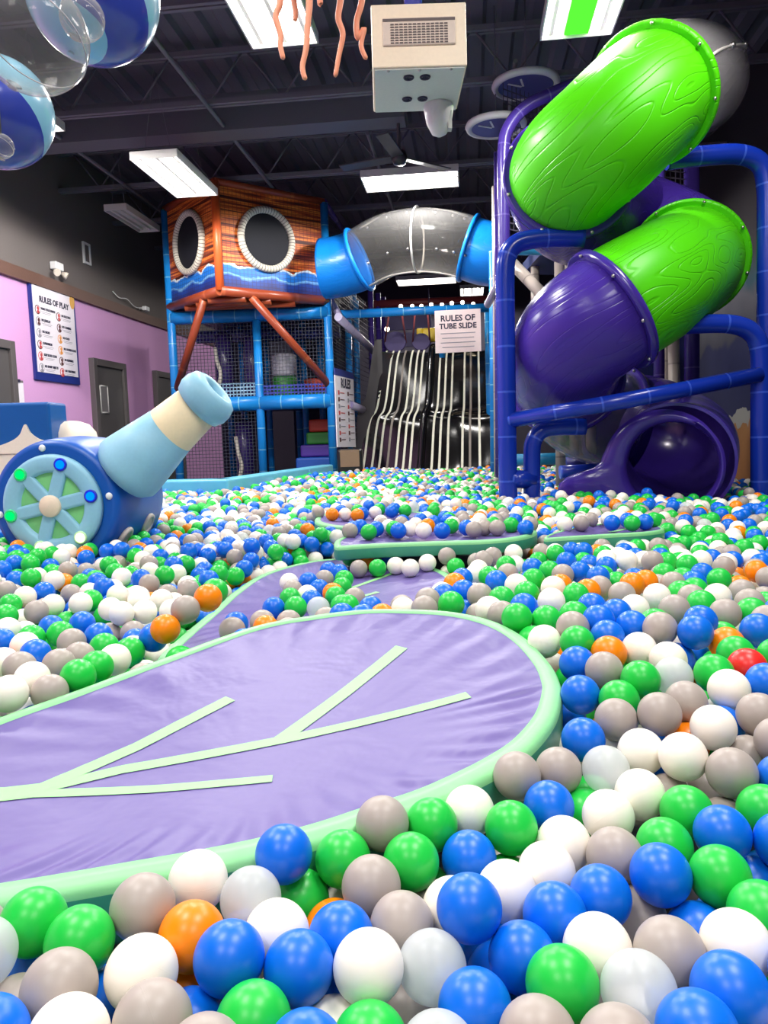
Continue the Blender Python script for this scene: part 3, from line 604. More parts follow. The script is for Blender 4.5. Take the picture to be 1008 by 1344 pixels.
# ================================================================ RIGHT HAND TOWER BEHIND THE SPIRAL SLIDE
t = thing('net_tower', 'purple, grey and teal pipe tower with nets behind the spiral slide', 'play tower', P(780, 620, 7.8))
pipe('arch', t, [P(x, y, 7.3) for x, y in ((662, 640), (661, 335), (661, 250), (661, 195), (667, 168), (688, 142), (722, 124), (770, 106), (840, 90))], .058, Ppurp, 5)
pipe('post', t, [P(653, 200, 8.2), P(655, 640, 8.2)], .04, Ppurp); pipe('post', t, [P(652, 245, 8.6), P(655, 640, 8.6)], .055, Pgrey); pipe('post', t, [P(647, 330, 9.4), P(649, 630, 9.4)], .05, Psky)
for px, Z in ((865, 7.2), (908, 7.4)): pipe('post', t, [P(px, 120, Z), P(px, 650, Z)], .07 if px > 900 else .05, Ppurp)
for px, Z in ((734, 7.0), (752, 7.7), (774, 6.9), (790, 7.9), (702, 8.3)): pipe('post', t, [P(px, 320, Z), P(px+2, 640, Z)], .045, Pgrey)
for px, Z in ((872, 7.5), (884, 7.0)): pipe('post', t, [P(px, 430, Z), P(px+2, 640, Z)], .05, Pgrey)
for a, b, r, m in (((675, 322, 7.5), (940, 322, 7.5), .09, Pteal), ((664, 604, 7.8), (800, 600, 7.8), .06, Pteal), ((664, 440, 8.5), (700, 442, 8.5), .03, mat('white_bar', (230, 226, 220), .4)), ((666, 515, 8.0), (690, 515, 8.0), .05, Pteal), ((735, 620, 6.7), (800, 616, 6.7), .06, Pblue), ((742, 608, 7.2), (800, 606, 7.2), .06, Mnavyb), ((672, 345, 7.5), (725, 400, 7.0), .055, Pgrey), ((720, 318, 7.5), (760, 372, 7.2), .055, Pgrey), ((640, 400, 8.4), (668, 345, 7.6), .04, Plilac), ((660, 500, 8.8), (800, 498, 8.8), .06, Mnavyb)):
    pipe('bar', t, [P(*a), P(*b)], r, m)
a, b = P(663, 320, 7.5), P(720, 320, 7.9); netquad('net', t, V(a.x, a.y, 0), V(b.x, b.y, 0), 3.0, 4.4, netmat('tower_net', (84, 78, 92), 1, 1, .2), .06)
a, b = P(872, 300, 7.3), P(902, 300, 7.4); netquad('net', t, V(a.x, a.y, 0), V(b.x, b.y, 0), 2.4, 4.6, MATS['tower_net'], .06)
bm = new(); a, b = P(700, 330, 8.1), P(930, 330, 8.1); box(bm, (a+b)/2-UP*.05, ((b-a).length, 1.2, .12), ((b-a).normalized(), FW, UP)); obj('deck', bm, Mdeck, t)
bm = new(); a, b = P(785, 250, 8.3), P(870, 250, 8.3); box(bm, (a+b)/2, ((b-a).length, .05, 1.2), ((b-a).normalized(), FW, UP)); obj('panel', bm, mat('panel_aubergine', (42, 34, 72), .5), t)
bm = new(); a, b = P(766, 470, 8.0), P(900, 470, 8.0); box(bm, (a+b)/2-UP*.2, ((b-a).length, .05, 1.5), ((b-a).normalized(), FW, UP)); obj('panel', bm, mat('panel_deep_blue', (26, 34, 92), .5), t)
# flat lily discs up under the ceiling
Mlrim = mat('disc_rim', (206, 204, 206), .5); Mldisc = mat('disc_indigo', (70, 66, 128), .5)
for (px, py, Z, r, nm) in ((690, 111, 7.6, .285, 'upper indigo lily pad disc with a pale rim hanging near the ceiling'), (651, 165, 7.7, .26, 'lower indigo lily pad disc with a pale rim hanging beside the purple arch')):
    c = P(px, py, Z); tt = thing('lily_disc', nm, 'hanging disc', c, 'hanging lily discs'); bm = new(); lathe(bm, [(r, -.02), (r, .02)], c, UP, 40); obj('disc', bm, Mldisc, tt)
    bm = new(); ring(bm, c, UP, r, .035, 48, 8); obj('rim', bm, Mlrim, tt)
    for a in (-.5, .3): bm = new(); dv = RT*math.cos(a+2.4)+FW*math.sin(a+2.4)*-1; box(bm, c-UP*.024+dv*.1-RT*.02, (.15, .018, .006), (dv, dv.cross(UP).normalized(), UP)); obj('vein', bm, Mlrim, tt)
    bm = new(); rod(bm, c, c+UP*(ZC-c.z), .006, 6); obj('wire', bm, Msteel, tt)

# ================================================================ SPIRAL TUBE SLIDE
K = 1.115
CP = [(905, 122, 6.5), (912, 108, 6.0), (892, 110, 5.4), (853, 128, 4.9), (797, 180, 4.72), (746, 232, 4.95), (757, 275, 5.55), (822, 292, 6.05), (884, 318, 5.95), (902, 343, 5.5), (862, 372, 5.0), (802, 408, 4.82), (752, 450, 4.95), (741, 498, 5.4), (770, 538, 5.78), (806, 550, 5.95), (855, 560, 5.95), (892, 584, 5.5), (884, 606, 4.85)]
SP = crv([P(x, y, Z*K) for x, y, Z in CP], 10); RT_ = .413
Mlime = grainmat('tube_lime', (80, 205, 8), .38, .85); Mviol = grainmat('tube_violet', (66, 44, 146), .25, .4); Mviol2 = mat('violet_plain', (62, 42, 144), .22, coat=.2)
Mtc2 = clearmat('tube_smoke_clear', (.9, .88, .9), .07, .07, .5, .4)
t = thing('spiral_tube_slide', 'big spiral tube slide of lime green, purple and clear sections', 'tube slide', P(830, 640, 5.8))
for a, b, m, nm in ((0, 3, Mtc2, 'clear_section'), (3, 5, Mlime, 'lime_section'), (5, 9, Mviol, 'purple_section'), (9, 11, Mlime, 'lime_section'), (11, 13, Mviol, 'purple_section'), (13, 15, Mtc2, 'clear_section'), (15, 18, Mviol2, 'exit_section')):
    bm = new(); sweep(bm, SP[a*10:b*10+1], RT_, 48, inner=.02); obj(nm, bm, m, t)
def at(k): return SP[k], (SP[min(k+1, len(SP)-1)]-SP[k-1]).normalized()
for k, m, off in ((30, Mlime, -1), (50, Mviol2, 1), (90, Mlime, 1), (110, Mviol2, 1), (130, Mviol2, -1), (150, Mviol2, 1)):
    c, d = at(k); bm = new(); pts = [c+d*h for h in (-.03, -.022, .022, .03)]; sweep(bm, pts, [RT_+.03, RT_+.045, RT_+.045, RT_+.03], 48, inner=.05); FL = obj('flange', bm, m, t)
    a0, b0, _ = basis(d)
    for q in range(8):
        e = a0*math.cos(q*PI/4+.3)+b0*math.sin(q*PI/4+.3); bm = new(); ball(bm, c+e*(RT_+.03)+d*(.036 if d.dot(CAM-c) > 0 else -.036), .013, 8, 6); obj('bolt', bm, Mhard, FL)
bm = new(); pp = SP[2:30]; rd = lambda k: (lambda tg, r: (r-tg*r.dot(tg)).normalized())((SP[k+1]-SP[k-1]).normalized(), UP*.42+RT*.8-FW*.35); sweep(bm, [SP[k]+rd(k)*.417 for k in range(2, 30)], .011, 6); obj('clear_seam', bm, MATS['clear_seam'], t)
for k in (6, 14, 22): bm = new(); p = SP[k]; ball(bm, p+rd(k)*.425, .024, 10, 8); obj('bolt', bm, Mhard, t)
# flared exit plate with a lip to the left
c, d = at(180); nrm = (d*.75+(CAM-c).normalized()*.6).normalized(); ev = (UP-nrm*UP.dot(nrm)).normalized(); eu = ev.cross(nrm).normalized(); c = PP(869, 612, c+nrm*.02, nrm)
if eu.dot(RT) < 0: eu = -eu
TB = [(-60, .40), (0, .40), (60, .40), (120, .40), (160, .40), (174, .415), (180, .46), (184, .56), (187, .70), (191, .74), (203, .74), (213, .62), (232, .45), (270, .42), (300, .40)]
def rho(a):
    for (a0, r0), (a1, r1) in zip(TB, TB[1:]):
        if a0 <= a <= a1: k = (a-a0)/(a1-a0); k = k*k*(3-2*k) if r0 != r1 else k; return r0+(r1-r0)*k
    return .42
bm = new(); N = 120; loops = []
for (dr, dn, inn) in ((.03, -.06, 0), (0, -.03, 0), (0, .05, 0), (-.03, .075, 0), (.045, .085, 1), (.012, .06, 1), (0, .02, 1), (0, -.06, 1)):
    row = []
    for i in range(N):
        a = -60+360*i/N; r = (rho(a)+(dr if dn > 0 else -dr)) if not inn else .302+dr; ar = math.radians(a); row.append(bm.verts.new(c+eu*(r*math.cos(ar)+.065*inn)+ev*(r*math.sin(ar)+.005*inn)+nrm*dn))
    loops.append(row)
for A, B in zip(loops, loops[1:]+loops[:1]):
    for i in range(N): f = bm.faces.new([A[i], A[(i+1) % N], B[(i+1) % N], B[i]]); f.smooth = True
obj('exit_flare', bm, Mviol2, t)
EXC, EXU, EXV, EXN = c, eu, ev, nrm

# ================================================================ BLUE PIPE FRAME OF THE SLIDE
Z1 = 5.45; t = thing('pipe_frame', 'royal blue padded pipe frame standing around the spiral slide', 'pipe frame', P(835, 650, Z1))
r = .066
pipe('bent_post', t, [P(x, y, Z1) for x, y in ((668, 690), (666, 600), (664, 450), (663, 365), (666, 336), (678, 320), (700, 314), (730, 312), (766, 312))], r, Pblue, 5)
pipe('bent_post', t, [P(x, y, Z1) for x, y in ((998, 690), (998, 600), (998, 500), (996, 455), (985, 435), (962, 426), (930, 425), (890, 427))], r, Pblue, 5)
pipe('bent_post', t, [P(x, y, Z1+.35) for x, y in ((1006, 690), (1006, 500), (1007, 300), (1006, 245), (998, 215), (972, 203), (930, 204), (875, 210))], r+.005, Pblue, 5)
pipe('cross_rail', t, [P(668, 552, Z1-.02), P(830, 524, Z1-.3), P(996, 492, Z1-.04)], .055, Pblue)
pipe('grab_handle', t, [P(x, y, Z1+.05) for x, y in ((698, 690), (698, 640), (698, 600), (700, 580), (710, 566), (730, 561), (768, 560))], r*.92, Pblue, 5)
pipe('foot_bar', t, [P(668, 628, Z1), P(700, 630, Z1+.05)], r, Pblue)
# ================================================================ PIT WALL
Mpad = mat('vinyl_light_blue', (112, 196, 222), .35, bump=.15, bscale=8); Mpad2 = mat('vinyl_light_blue_deep', (92, 182, 214), .35, bump=.15, bscale=8)
WP = [V(-5.3, 7.5, 0), V(-2.31, 7.2, 0), V(-1.86, 10.5, 0)]
for i, nm in enumerate(('light blue padded pit wall section behind the cannon', 'light blue padded pit wall section running back to the slide')):
    a, b = WP[i], WP[i+1]; d = (b-a).normalized(); n = V(-d.y, d.x, 0); t = thing('pit_wall_section', nm, 'padded wall', (a+b)/2, 'padded pit wall')
    bm = new(); box(bm, (a+b)/2+n*.09+UP*.36, ((b-a).length, .18, .72), (d, n, UP), bev=.025); obj('pad', bm, Mpad if i else Mpad2, t)
    bm = new(); 
    for k in (.35, .7): q = a+(b-a)*k; rod(bm, q-n*.002+UP*.05, q-n*.002+UP*.7, .004, 6)
    obj('seam', bm, mat('seam_blue', (84, 166, 196), .4), t)
# ================================================================ BLUE PANEL WITH CREAM WAVE
a, b = P(-150, 560, 5.3), P(66, 560, 5.3); d = (b-a).normalized(); d.z = 0; d.normalize(); n = d.cross(UP); zt_ = P(66, 527, 5.3).z; c = (a+b)/2; Wd = (b-a).length
t = thing('soft_play_block', 'blue padded block with a cream wave along its bottom, behind the cannon', 'padded block', V(c.x, c.y, 0))
bm = new(); box(bm, V(c.x, c.y, zt_/2)-n*.15, (Wd, .3, zt_), (d, n, UP), bev=.02); obj('blue_body', bm, mat('vinyl_blue', (0, 84, 156), .4), t)
def U(px, py): q = PP(px, py, b+n*.001, n); return q
out = [U(-150, 600), U(-100, 600), U(-30, 588), U(-8, 587), U(14, 580), U(27, 571), U(34, 557), U(41, 568), U(52, 576), U(66, 580)]
out = crv(out, 5); bm = new(); prism(bm, out+[V(out[-1].x, out[-1].y, .05), V(out[0].x, out[0].y, .05)], n if n.dot(CAM-b) > 0 else -n, .02); obj('cream_wave', bm, mat('vinyl_cream', (236, 224, 204), .45), t)
bm = new(); e1, e2 = U(0, 596), U(66, 594); nn = n if n.dot(CAM-b) > 0 else -n; rod(bm, e1+nn*.02, e2+nn*.02, .006, 6); obj('seam', bm, mat('seam_cream', (190, 180, 166), .5), t)
c = P(95, 600, 5.6); c.z = 0; t = thing('padded_mound', 'cream rounded padded mound peeking over the cannon drum', 'padded mound', c)
hh = P(95, 553, 5.6).z; bm = new(); lathe(bm, [(.19, 0), (.19, hh-.16), (.175, hh-.08), (.13, hh-.025), (.06, hh), (.001, hh+.004)], c, UP, 32); obj('mound', bm, mat('vinyl_ivory', (242, 226, 206), .5), t)
bm = new(); ring(bm, c+UP*(hh-.16), UP, .191, .006, 40, 6); obj('seam', bm, MATS['seam_cream'], t)
# ================================================================ CANNON
Mcb = mat('cannon_blue', (4, 84, 176), .4, bump=.05, bscale=90); Mcl = mat('cannon_light_blue', (142, 196, 220), .5); Mcc = mat('cannon_cream', (246, 226, 186), .5); Mcg = mat('cannon_green', (128, 206, 130), .5); Mbolt = mat('bolt_white', (236, 236, 236), .35)
FC = P(74, 663, 3.95); ax = (FW*math.cos(math.radians(5))+RT*math.sin(math.radians(5))).normalized()
t = thing('toy_cannon', 'big blue padded toy cannon with a light blue and cream barrel', 'toy cannon', V(FC.x, FC.y, .4))
er = ax.cross(UP).normalized()                                                # right, seen from the front
CR = .335
bm = new(); lathe(bm, [(CR-.03, -.02), (CR-.008, -.012), (CR+.003, .02), (CR+.012, .12), (CR+.02, .3), (CR+.012, .5), (CR, .6), (CR-.02, .66), (CR-.09, .7), (.001, .71)], FC, ax, 64); obj('drum', bm, Mcb, t)
def fp(ang, r, h=0): a = math.radians(ang); return FC+er*(math.cos(a)*r)+UP*(math.sin(a)*r)-ax*h
bm = new(); lathe(bm, [(.26, .0), (.26, -.028), (.25, -.034), (.001, -.034)], FC, ax, 56); o = obj('wheel_ground', bm, Mcg, t, label='light green wheel windows')
LED0 = 12
bm = new(); lathe(bm, [(.168, -.03), (.173, -.05), (.188, -.058), (.24, -.058), (.258, -.05), (.264, -.03)], FC, ax, 64); w = obj('wheel_rim', bm, Mcl, t, label='light blue wheel rim')
for k in range(6):
    a = LED0+k*60; bm = new(); box(bm, (fp(a, .05, .04)+fp(a, .2, .04))/2, (.17, .034, .07), ((fp(a, 1)-fp(a, 0)).normalized(), ax, (fp(a+90, 1)-fp(a+90, 0)).normalized()), bev=.014); obj('spoke', bm, Mcl, w)
    bm = new(); q = fp(a, .22, .064); ball(bm, q, .022, 14, 10)
    cl = ('bright_blue', 'bright_blue', 'bright_green', 'bright_green', 'warm', 'warm')[k]
    m = emit('led_'+cl, {'bright_blue': (0, 110, 255), 'bright_green': (0, 225, 95), 'warm': (235, 255, 190)}[cl], {'bright_blue': 1.5, 'bright_green': 1.2, 'warm': 4.0}[cl]); LD = obj('led_lamp', bm, m, t, label={'bright_blue': 'glowing blue lamp', 'bright_green': 'glowing green lamp', 'warm': 'glowing pale lamp'}[cl])
    bm = new(); ring(bm, fp(a, .22, .06), ax, .028, .007, 20, 6); obj('led_ring', bm, {'bright_blue': mat('led_base_blue', (30, 40, 200), .4), 'bright_green': mat('led_base_green', (60, 220, 140), .4), 'warm': mat('led_base_warm', (200, 240, 190), .4)}[cl], LD)
bm = new(); lathe(bm, [(.056, -.03), (.056, -.07), (.05, -.078), (.001, -.08)], FC, ax, 32); obj('hub', bm, mat('hub_cream', (236, 214, 190), .5), t)
for k in range(4): bm = new(); ball(bm, fp(8+k*90, .297, .022), .018, 14, 10, (1, .7, 1)); obj('bolt', bm, Mbolt, t)
bb, bd = P(163, 620, 4.05), None; mz = P(263, 530, 4.0); bd = (mz-bb).normalized(); BLn = (mz-bb).length
def seg(name, prof, m, **k): bm = new(); lathe(bm, prof, bb, bd, 48); return obj(name, bm, m, t, **k)
seg('barrel_base', [(.1, -.02), (.165, -.01), (.19, .03), (.188, .07), (.172, .16), (.139, .62*BLn)], Mcl, label='light blue barrel base')
seg('barrel_band', [(.139, .62*BLn-.2), (.139, .62*BLn), (.119, BLn-.0)], Mcc, label='cream barrel band')
seg('muzzle', [(.105, BLn-.03), (.135, BLn-.02), (.151, BLn+.02), (.15, BLn+.06), (.135, BLn+.1), (.1, BLn+.12), (.065, BLn+.115), (.055, BLn+.09), (.052, BLn+.0)], Mcl, label='light blue muzzle ring with a hole')
for px, py, Z in ((162, 704, 4.05), (200, 690, 4.3)):
    p = P(px, py, Z); n = (p-FC); n -= ax*n.dot(ax); p = FC+ax*((p-FC).dot(ax))+n.normalized()*(CR+.02); n.normalize(); bm = new(); ring(bm, p, n, .05, .014, 28, 8); lathe(bm, [(.05, 0), (.05, .006)], p, n, 24); obj('grommet', bm, mat('grommet_grey', (196, 186, 178), .5), t)
# ================================================================ LILY PADS
g = G('pad_purple'); tc = g.n('TexCoord').outputs['Object']; n1 = g.n('TexNoise', Vector=tc, Scale=5.0, Detail=3.0, Distortion=.4).outputs[0]; n2 = g.n('TexNoise', Vector=tc, Scale=22.0, Detail=2.0).outputs[0]
Mpp = g.end(g.bsdf(srgb(104, 91, 156), .42, .4, normal=g.n('Bump', Strength=.35, Distance=.03, Height=g.mth('ADD', n1, g.mth('MULTIPLY', n2, .12))).outputs[0]))
Mmint = mat('pad_mint', (140, 214, 150), .45, bump=.12, bscale=30); Mside = mat('pad_teal_side', (62, 148, 122), .45, bump=.1, bscale=30); Mtape = mat('vein_mint', (150, 222, 146), .5)
PADS = []
# height of the ball surface, from how large the balls look at these places: pixel, width in pixels
MEAS = [(46,1211,87),(103,1235,90),(187,1189,86),(263,1156,77),(257,1235,84),(375,1127,71),(447,1130,72),(533,1140,76),(570,1083,65),(620,1069,60),(685,1025,58.5),(740,1017,59.5),(620,1225,85),(805,1126,74.4),(788,1177,71),(894,1064,69.5),(955,1103,72),(938,958,61),(852,896,54),(835,854,51),(766,910,53),(765,971,58.5),(832,1299,98),(882,1248,98),(935,1163,79),(77,1300,98),(190,1284,95),(398,1271,87),(644,1335,95),(67,907,49),(43,891,47),(12,910,47.6),(180,850,37.7),(214,827,33.7),(249,798,31.7),(688,797,36),(809,806,39.5),(862,829,43.5),(950,667,18),(800,685,18),(930,712,21.5),(700,650,15),(560,628,8.7),(305,655,12.6),(430,625,9),(575,650,12),(570,670,15.3),(120,720,20.7)]
MP = [P(a, b, .08*FPX/w / (ray(a, b).dot(RM @ V(0, 0, -1))/ray(a, b).dot(FW))) for a, b, w in MEAS]
def zs(x, y):
    Z = -x*math.sin(YAW)+y*math.cos(YAW); r = .10+.13*Z; sw = .12; sz = .12*.55
    for p in MP:
        w = math.exp(-((p.x-x)**2+(p.y-y)**2)/(r*r)); sw += w; sz += w*p.z
    z = sz/sw
    if Z > 1.7: z += .016*math.sin(3.1*x+1.7*y)*math.sin(2.3*y-x+1)
    return z
class Pad:
    def __init__(s, label, pix, z, rim=.05, th=.085, sag=.02, fold=.006, nfold=34, seed=1, tilt=0, y0=0):
        s.nrm = V(0, -tilt, 1).normalized(); s.p0 = V(0, y0, z); s.zt = lambda x, y: z+tilt*(y-y0)
        s.o = crv([V(*PP(x, y, s.p0, s.nrm).xy, 0) for x, y in pix], 12, closed=True); s.z = z; s.c = center(s.o); s.sag = sag; s.rim = rim
        o = s.o; N = len(o); s.th = th
        s.t = thing('lily_pad', label, 'lily pad', V(s.c.x, s.c.y, .0), 'lily pads in the pit'); rn = random.Random(seed)
        inset = []
        for i in range(N):
            d = (o[(i+1) % N]-o[i-1]).normalized(); nn = V(-d.y, d.x, 0)
            if nn.dot(s.c-o[i]) < 0: nn = -nn
            inset.append(o[i]+nn*rim)
        s.inset = inset; ph = [rn.uniform(0, 6.28) for _ in range(4)]; K = 26
        def zz(p, q, i):
            th_ = 2*PI*i/N; w = fold*(math.sin(nfold*th_+ph[0]+2*math.sin(3*th_+ph[1]))*q**7*(1-q**18)*1.25+.7*math.sin(11*th_+ph[2]+q*5)*q**5*(1-q**12))
            c_ = s.c.lerp(inset[i], q); return s.zt(c_.x, c_.y)-s.sag*(1-q*q)+w
        s.zz = zz
        bm = new(); rows = []
        for k in range(K+1):
            q = k/K
            rows.append([bm.verts.new(V(*(s.c.lerp(inset[i], q)).xy, zz(None, q, i))) for i in range(N)] if k else [bm.verts.new(V(s.c.x, s.c.y, s.zt(s.c.x, s.c.y)-s.sag))])
        for i in range(N):
            j = (i+1) % N; bm.faces.new([rows[0][0], rows[1][i], rows[1][j]]).smooth = True
            for k in range(1, K): bm.faces.new([rows[k][i], rows[k+1][i], rows[k+1][j], rows[k][j]]).smooth = True
        obj('cover', bm, Mpp, s.t, label='purple cover')
        def band(name, prof, m, lab):
            bm = new(); R = []
            for q, h in prof: R.append([bm.verts.new(V(*(inset[i].lerp(o[i], q)).xy, s.zt(*inset[i].lerp(o[i], q).xy)+h)) for i in range(N)])
            for A, B in zip(R, R[1:]):
                for i in range(N): bm.faces.new([A[i], A[(i+1) % N], B[(i+1) % N], B[i]]).smooth = True
            obj(name, bm, m, s.t, label=lab)
        band('rim', [(-.06, -.006), (0, .003), (.5, .004), (.85, .0), (.97, -.006), (1.0, -.014)], Mmint, 'mint green rim')
        band('side_band', [(1.0, -.014), (1.02, -.02), (1.02, -th), (.9, -th-.006), (-2, -th-.006)], Mside, 'darker green side')
        bm = new(); lathe(bm, [(.12, 0), (.12, s.zt(s.c.x, s.c.y)-th)], V(s.c.x, s.c.y, 0), UP, 20); obj('pedestal', bm, mat('pedestal_dark', (50, 60, 70), .6), s.t)
        PADS.append(s)
    def inside(s, x, y, grow=0):
        o = s.o if grow >= 0 else s.inset; r = False; N = len(o)
        for i in range(0, N):
            a, b = o[i], o[i-1]
            if (a.y > y) != (b.y > y) and x < (b.x-a.x)*(y-a.y)/(b.y-a.y)+a.x: r = not r
        return r
    def height(s, x, y):
        q = V(x, y, 0)-s.c; best = None; ang = math.atan2(q.y, q.x); N = len(s.inset); i = min(range(N), key=lambda k: abs((math.atan2(s.inset[k].y-s.c.y, s.inset[k].x-s.c.x)-ang+PI) % (2*PI)-PI)); 
        return s.zz(None, min(1, q.length/(s.inset[i]-s.c).length), i)
    def vein(s, pix, w=.011, taper=False):
        pp = [PP(x, y, s.p0-V(0,0,.012), s.nrm) for x, y in pix]; pp = [a.lerp(b, k/14) for a, b in zip(pp, pp[1:]) for k in range(14)]+[pp[-1]]
        bm = new(); last = None
        for i, p in enumerate(pp):
            d = (pp[min(i+1, len(pp)-1)]-pp[max(i-1, 0)]); d.z = 0; d.normalize(); nn = V(-d.y, d.x, 0)*w
            row = [bm.verts.new(V(*(p+nn*e).xy, s.height(*(p+nn*e).xy)+.0016)) for e in (1, 0, -1)]
            if last:
                for k in (0, 1): bm.faces.new([last[k], last[k+1], row[k+1], row[k]]).smooth = True
            last = row
        obj('vein', bm, Mtape, s.t, label='mint green vein')
p1 = Pad('large purple lily pad with mint veins filling the front', [(0,940),(100,905),(200,868),(330,822),(410,807),(480,799),(545,799),(600,803),(650,815),(690,836),(722,868),(736,895),(737,915),(728,945),(700,980),(660,1008),(610,1034),(560,1056),(500,1076),(430,1100),(350,1122),(270,1139),(180,1155),(90,1171),(0,1186),(-120,1204),(-260,1205),(-340,1170),(-330,1110),(-240,1045),(-110,983)], 0.475, rim=.04, sag=.03, tilt=.11, y0=.95)
p1.vein([(-60, 1050), (20, 1038), (160, 1001), (370, 960), (615, 911)], .0145); p1.vein([(366, 961), (450, 903), (527, 848)], .0165); p1.vein([(40, 1034), (180, 972), (302, 911)], .015); p1.vein([(40, 1036), (200, 1026), (357, 1013)], .0125); p1.vein([(-60, 1046), (0, 1039), (60, 1030)], .022)
p2 = Pad('purple lily pad half covered with balls just behind the large one', [(205,866),(236,835),(270,807),(305,777),(340,755),(385,741),(430,734),(500,733),(560,742),(596,757),(592,775),(570,792),(540,803),(480,812),(400,820),(320,840),(240,866)], .47, rim=.04, fold=.007, nfold=44, seed=2)
p2.vein([(455, 772), (520, 752), (570, 742)], .012); p2.vein([(476, 781), (496, 776)], .012)
p3 = Pad('narrow looking purple lily pad half buried in balls in the middle', [(438,714),(441,718),(452,718),(480,716),(520,714),(580,712),(640,710),(680,706),(702,700),(700,694),(660,688),(600,686),(540,688),(490,694),(455,703),(441,709)], .59, rim=.03, th=.055, seed=3)
p4_ = Pad('small far purple lily pad with six balls on its left end', [(413,684),(425,689),(450,692),(490,693),(530,690),(560,686),(569,681),(566,674),(530,671),(480,670),(440,672),(418,677)], .6, rim=.035, th=.06, seed=4)
p5 = Pad('purple lily pad mostly under balls in front of the purple slide exit', [(715,707),(750,705),(800,702),(850,699),(872,695),(862,689),(840,686),(800,687),(760,692),(725,700)], .59, rim=.018, th=.06, seed=5)
p5.vein([(800, 697), (835, 692)], .012)
bm = new(); q = Pz(566, 684, .6); box(bm, V(q.x, q.y, .59), (.05, .012, .05)); obj('yellow_tag', bm, mat('tag_yellow', (240, 210, 20), .5), p4_.t, label='yellow tag')
# ================================================================ BALLS
D = .08; RB = D/2
BC = {'b': ((0, 108, 226), 'blue'), 'g': ((30, 198, 70), 'green'), 'w': ((255, 245, 232), 'white'), 'y': ((172, 161, 154), 'grey'), 'o': ((255, 138, 0), 'orange'), 'c': ((240, 245, 246), 'pearly clear'), 'r': ((236, 40, 36), 'red')}
BM = {}
for k, (c, nm) in BC.items():
    g = G('ball_'+nm.replace(' ', '_')); tc = g.n('TexCoord').outputs['Object']; sp = g.n('SeparateXYZ', Vector=tc)
    seam = g.mth('LESS_THAN', g.mth('ABSOLUTE', sp.outputs[2]), .0006); nz = g.n('TexNoise', Vector=tc, Scale=26.0, Detail=2.0).outputs[0]
    nrm = g.n('Bump', Strength=.35, Distance=.002, Height=g.mth('ADD', seam, g.mth('MULTIPLY', nz, .25))).outputs[0]
    cc = srgb(*c); kw = {}
    pb = g.bsdf(g.mix(nz, tuple(v*.95 for v in cc), tuple(min(1, v*1.04) for v in cc)), (.34 if k != 'y' else .4), .45, normal=nrm)
    if k in 'wc': pb.inputs['Subsurface Weight'].default_value = 0.0
    if k == 'c': m = g.end(g.n('MixShader', _0=.5, _1=g.n('BsdfTransparent', Color=(.97, .98, .98, 1)).outputs[0], _2=pb.outputs[0]))
    else: m = g.end(pb)
    BM[k] = m
HAND = []
def tile(x0, y0, sc, s, pad=None):
    for tok in s.split():
        a = tok.split(','); d = 0; c = a[2]
        if len(c) > 1: d = {'d': .045, 'u': -.012, 'x': .075}[c[1]]
        HAND.append((x0+float(a[0])/sc, y0+float(a[1])/sc, c[0], d, pad))
q = 4.032
tile(0, 1094, q, '185,470,g 415,570,g 755,390,yu 600,330,gd -75,690,c 310,830,y 760,765,w 310,1070,w 800,1020,y 560,900,bx 60,900,yd 170,690,bx 1000,830,ox 60,1080,b')
tile(250, 1094, q, '40,250,w 30,570,o 328,335,c 500,145,b 795,150,g 640,310,gd 510,380,yx 530,570,w 755,450,od 860,565,b 280,570,bx 265,790,b 595,715,b 1005,820,w 330,1020,g 560,1060,b 795,830,bx 750,1010,wd 20,985,bd 960,290,y 985,1000,g 150,1080,y')
tile(500, 1094, q, '140,185,g 30,0,y 450,120,b 690,25,g 670,200,gd 860,195,w 975,70,wd 405,400,w 620,315,w 100,500,y 260,350,yd 480,535,bu 745,575,b 900,510,b 250,720,c 470,870,bd 580,985,b 620,750,bx 950,830,g 830,980,y 220,1070,c 710,740,gx')
tile(758, 1094, q, '190,130,y 450,70,g 120,335,b 500,270,b 715,280,g 930,395,g 910,210,bd 330,400,yd 500,630,y 130,610,w 640,480,bd 880,650,w 300,825,c 790,865,b 530,1050,b 90,1080,y 340,250,yx 1070,700,b 740,490,bx 540,870,bx 830,520,yx')
tile(758, 900, q, '210,185,y 430,190,y 580,105,y 230,70,gd 40,50,b 30,285,b 785,20,w 960,155,y 725,235,w 790,210,bd 570,290,od 360,355,w 380,330,bd 590,435,w 190,360,wx 160,480,c 300,580,w 190,670,w 510,550,yd 550,660,g 805,490,y 900,365,yd 1050,300,y 1010,490,b 780,680,yd 990,670,g 40,640,gd 795,820,b 1060,840,b 930,270,yx 660,560,yx')
tile(560, 900, q, '30,745,g 240,680,w 455,805,g 430,670,gd 505,505,y 725,470,y 640,660,b 590,370,yx 760,240,yd 700,850,w 840,850,wd 750,130,gd 60,950,gx 300,520,gx')
tile(758, 740, q, '20,700,b 205,265,b 75,230,b 90,290,wd 300,240,w 420,175,w 510,250,y 420,360,y 640,315,b 635,400,bu 480,320,bd 790,265,y 655,215,g 740,175,w 870,150,y 910,220,y 950,260,g 1030,260,b 920,370,b 905,320,wd 780,420,o 765,390,gd 890,490,g 855,560,r 690,540,wd 680,590,g 540,600,c 480,510,w 560,480,bd 310,460,w 160,485,o 170,430,wd 155,395,b 295,340,b 100,345,b 215,570,gd 155,590,y 220,700,g 380,630,g 980,620,b 1005,490,g 970,440,wd 0,530,b 0,490,wd 20,420,g 0,375,y 660,55,b 460,55,g 560,80,g 290,110,o 360,95,o 235,165,y 520,105,y 750,85,g 60,145,o 550,160,g 620,140,g 600,180,y 110,130,y 110,70,b 1000,330,y 530,400,wd')
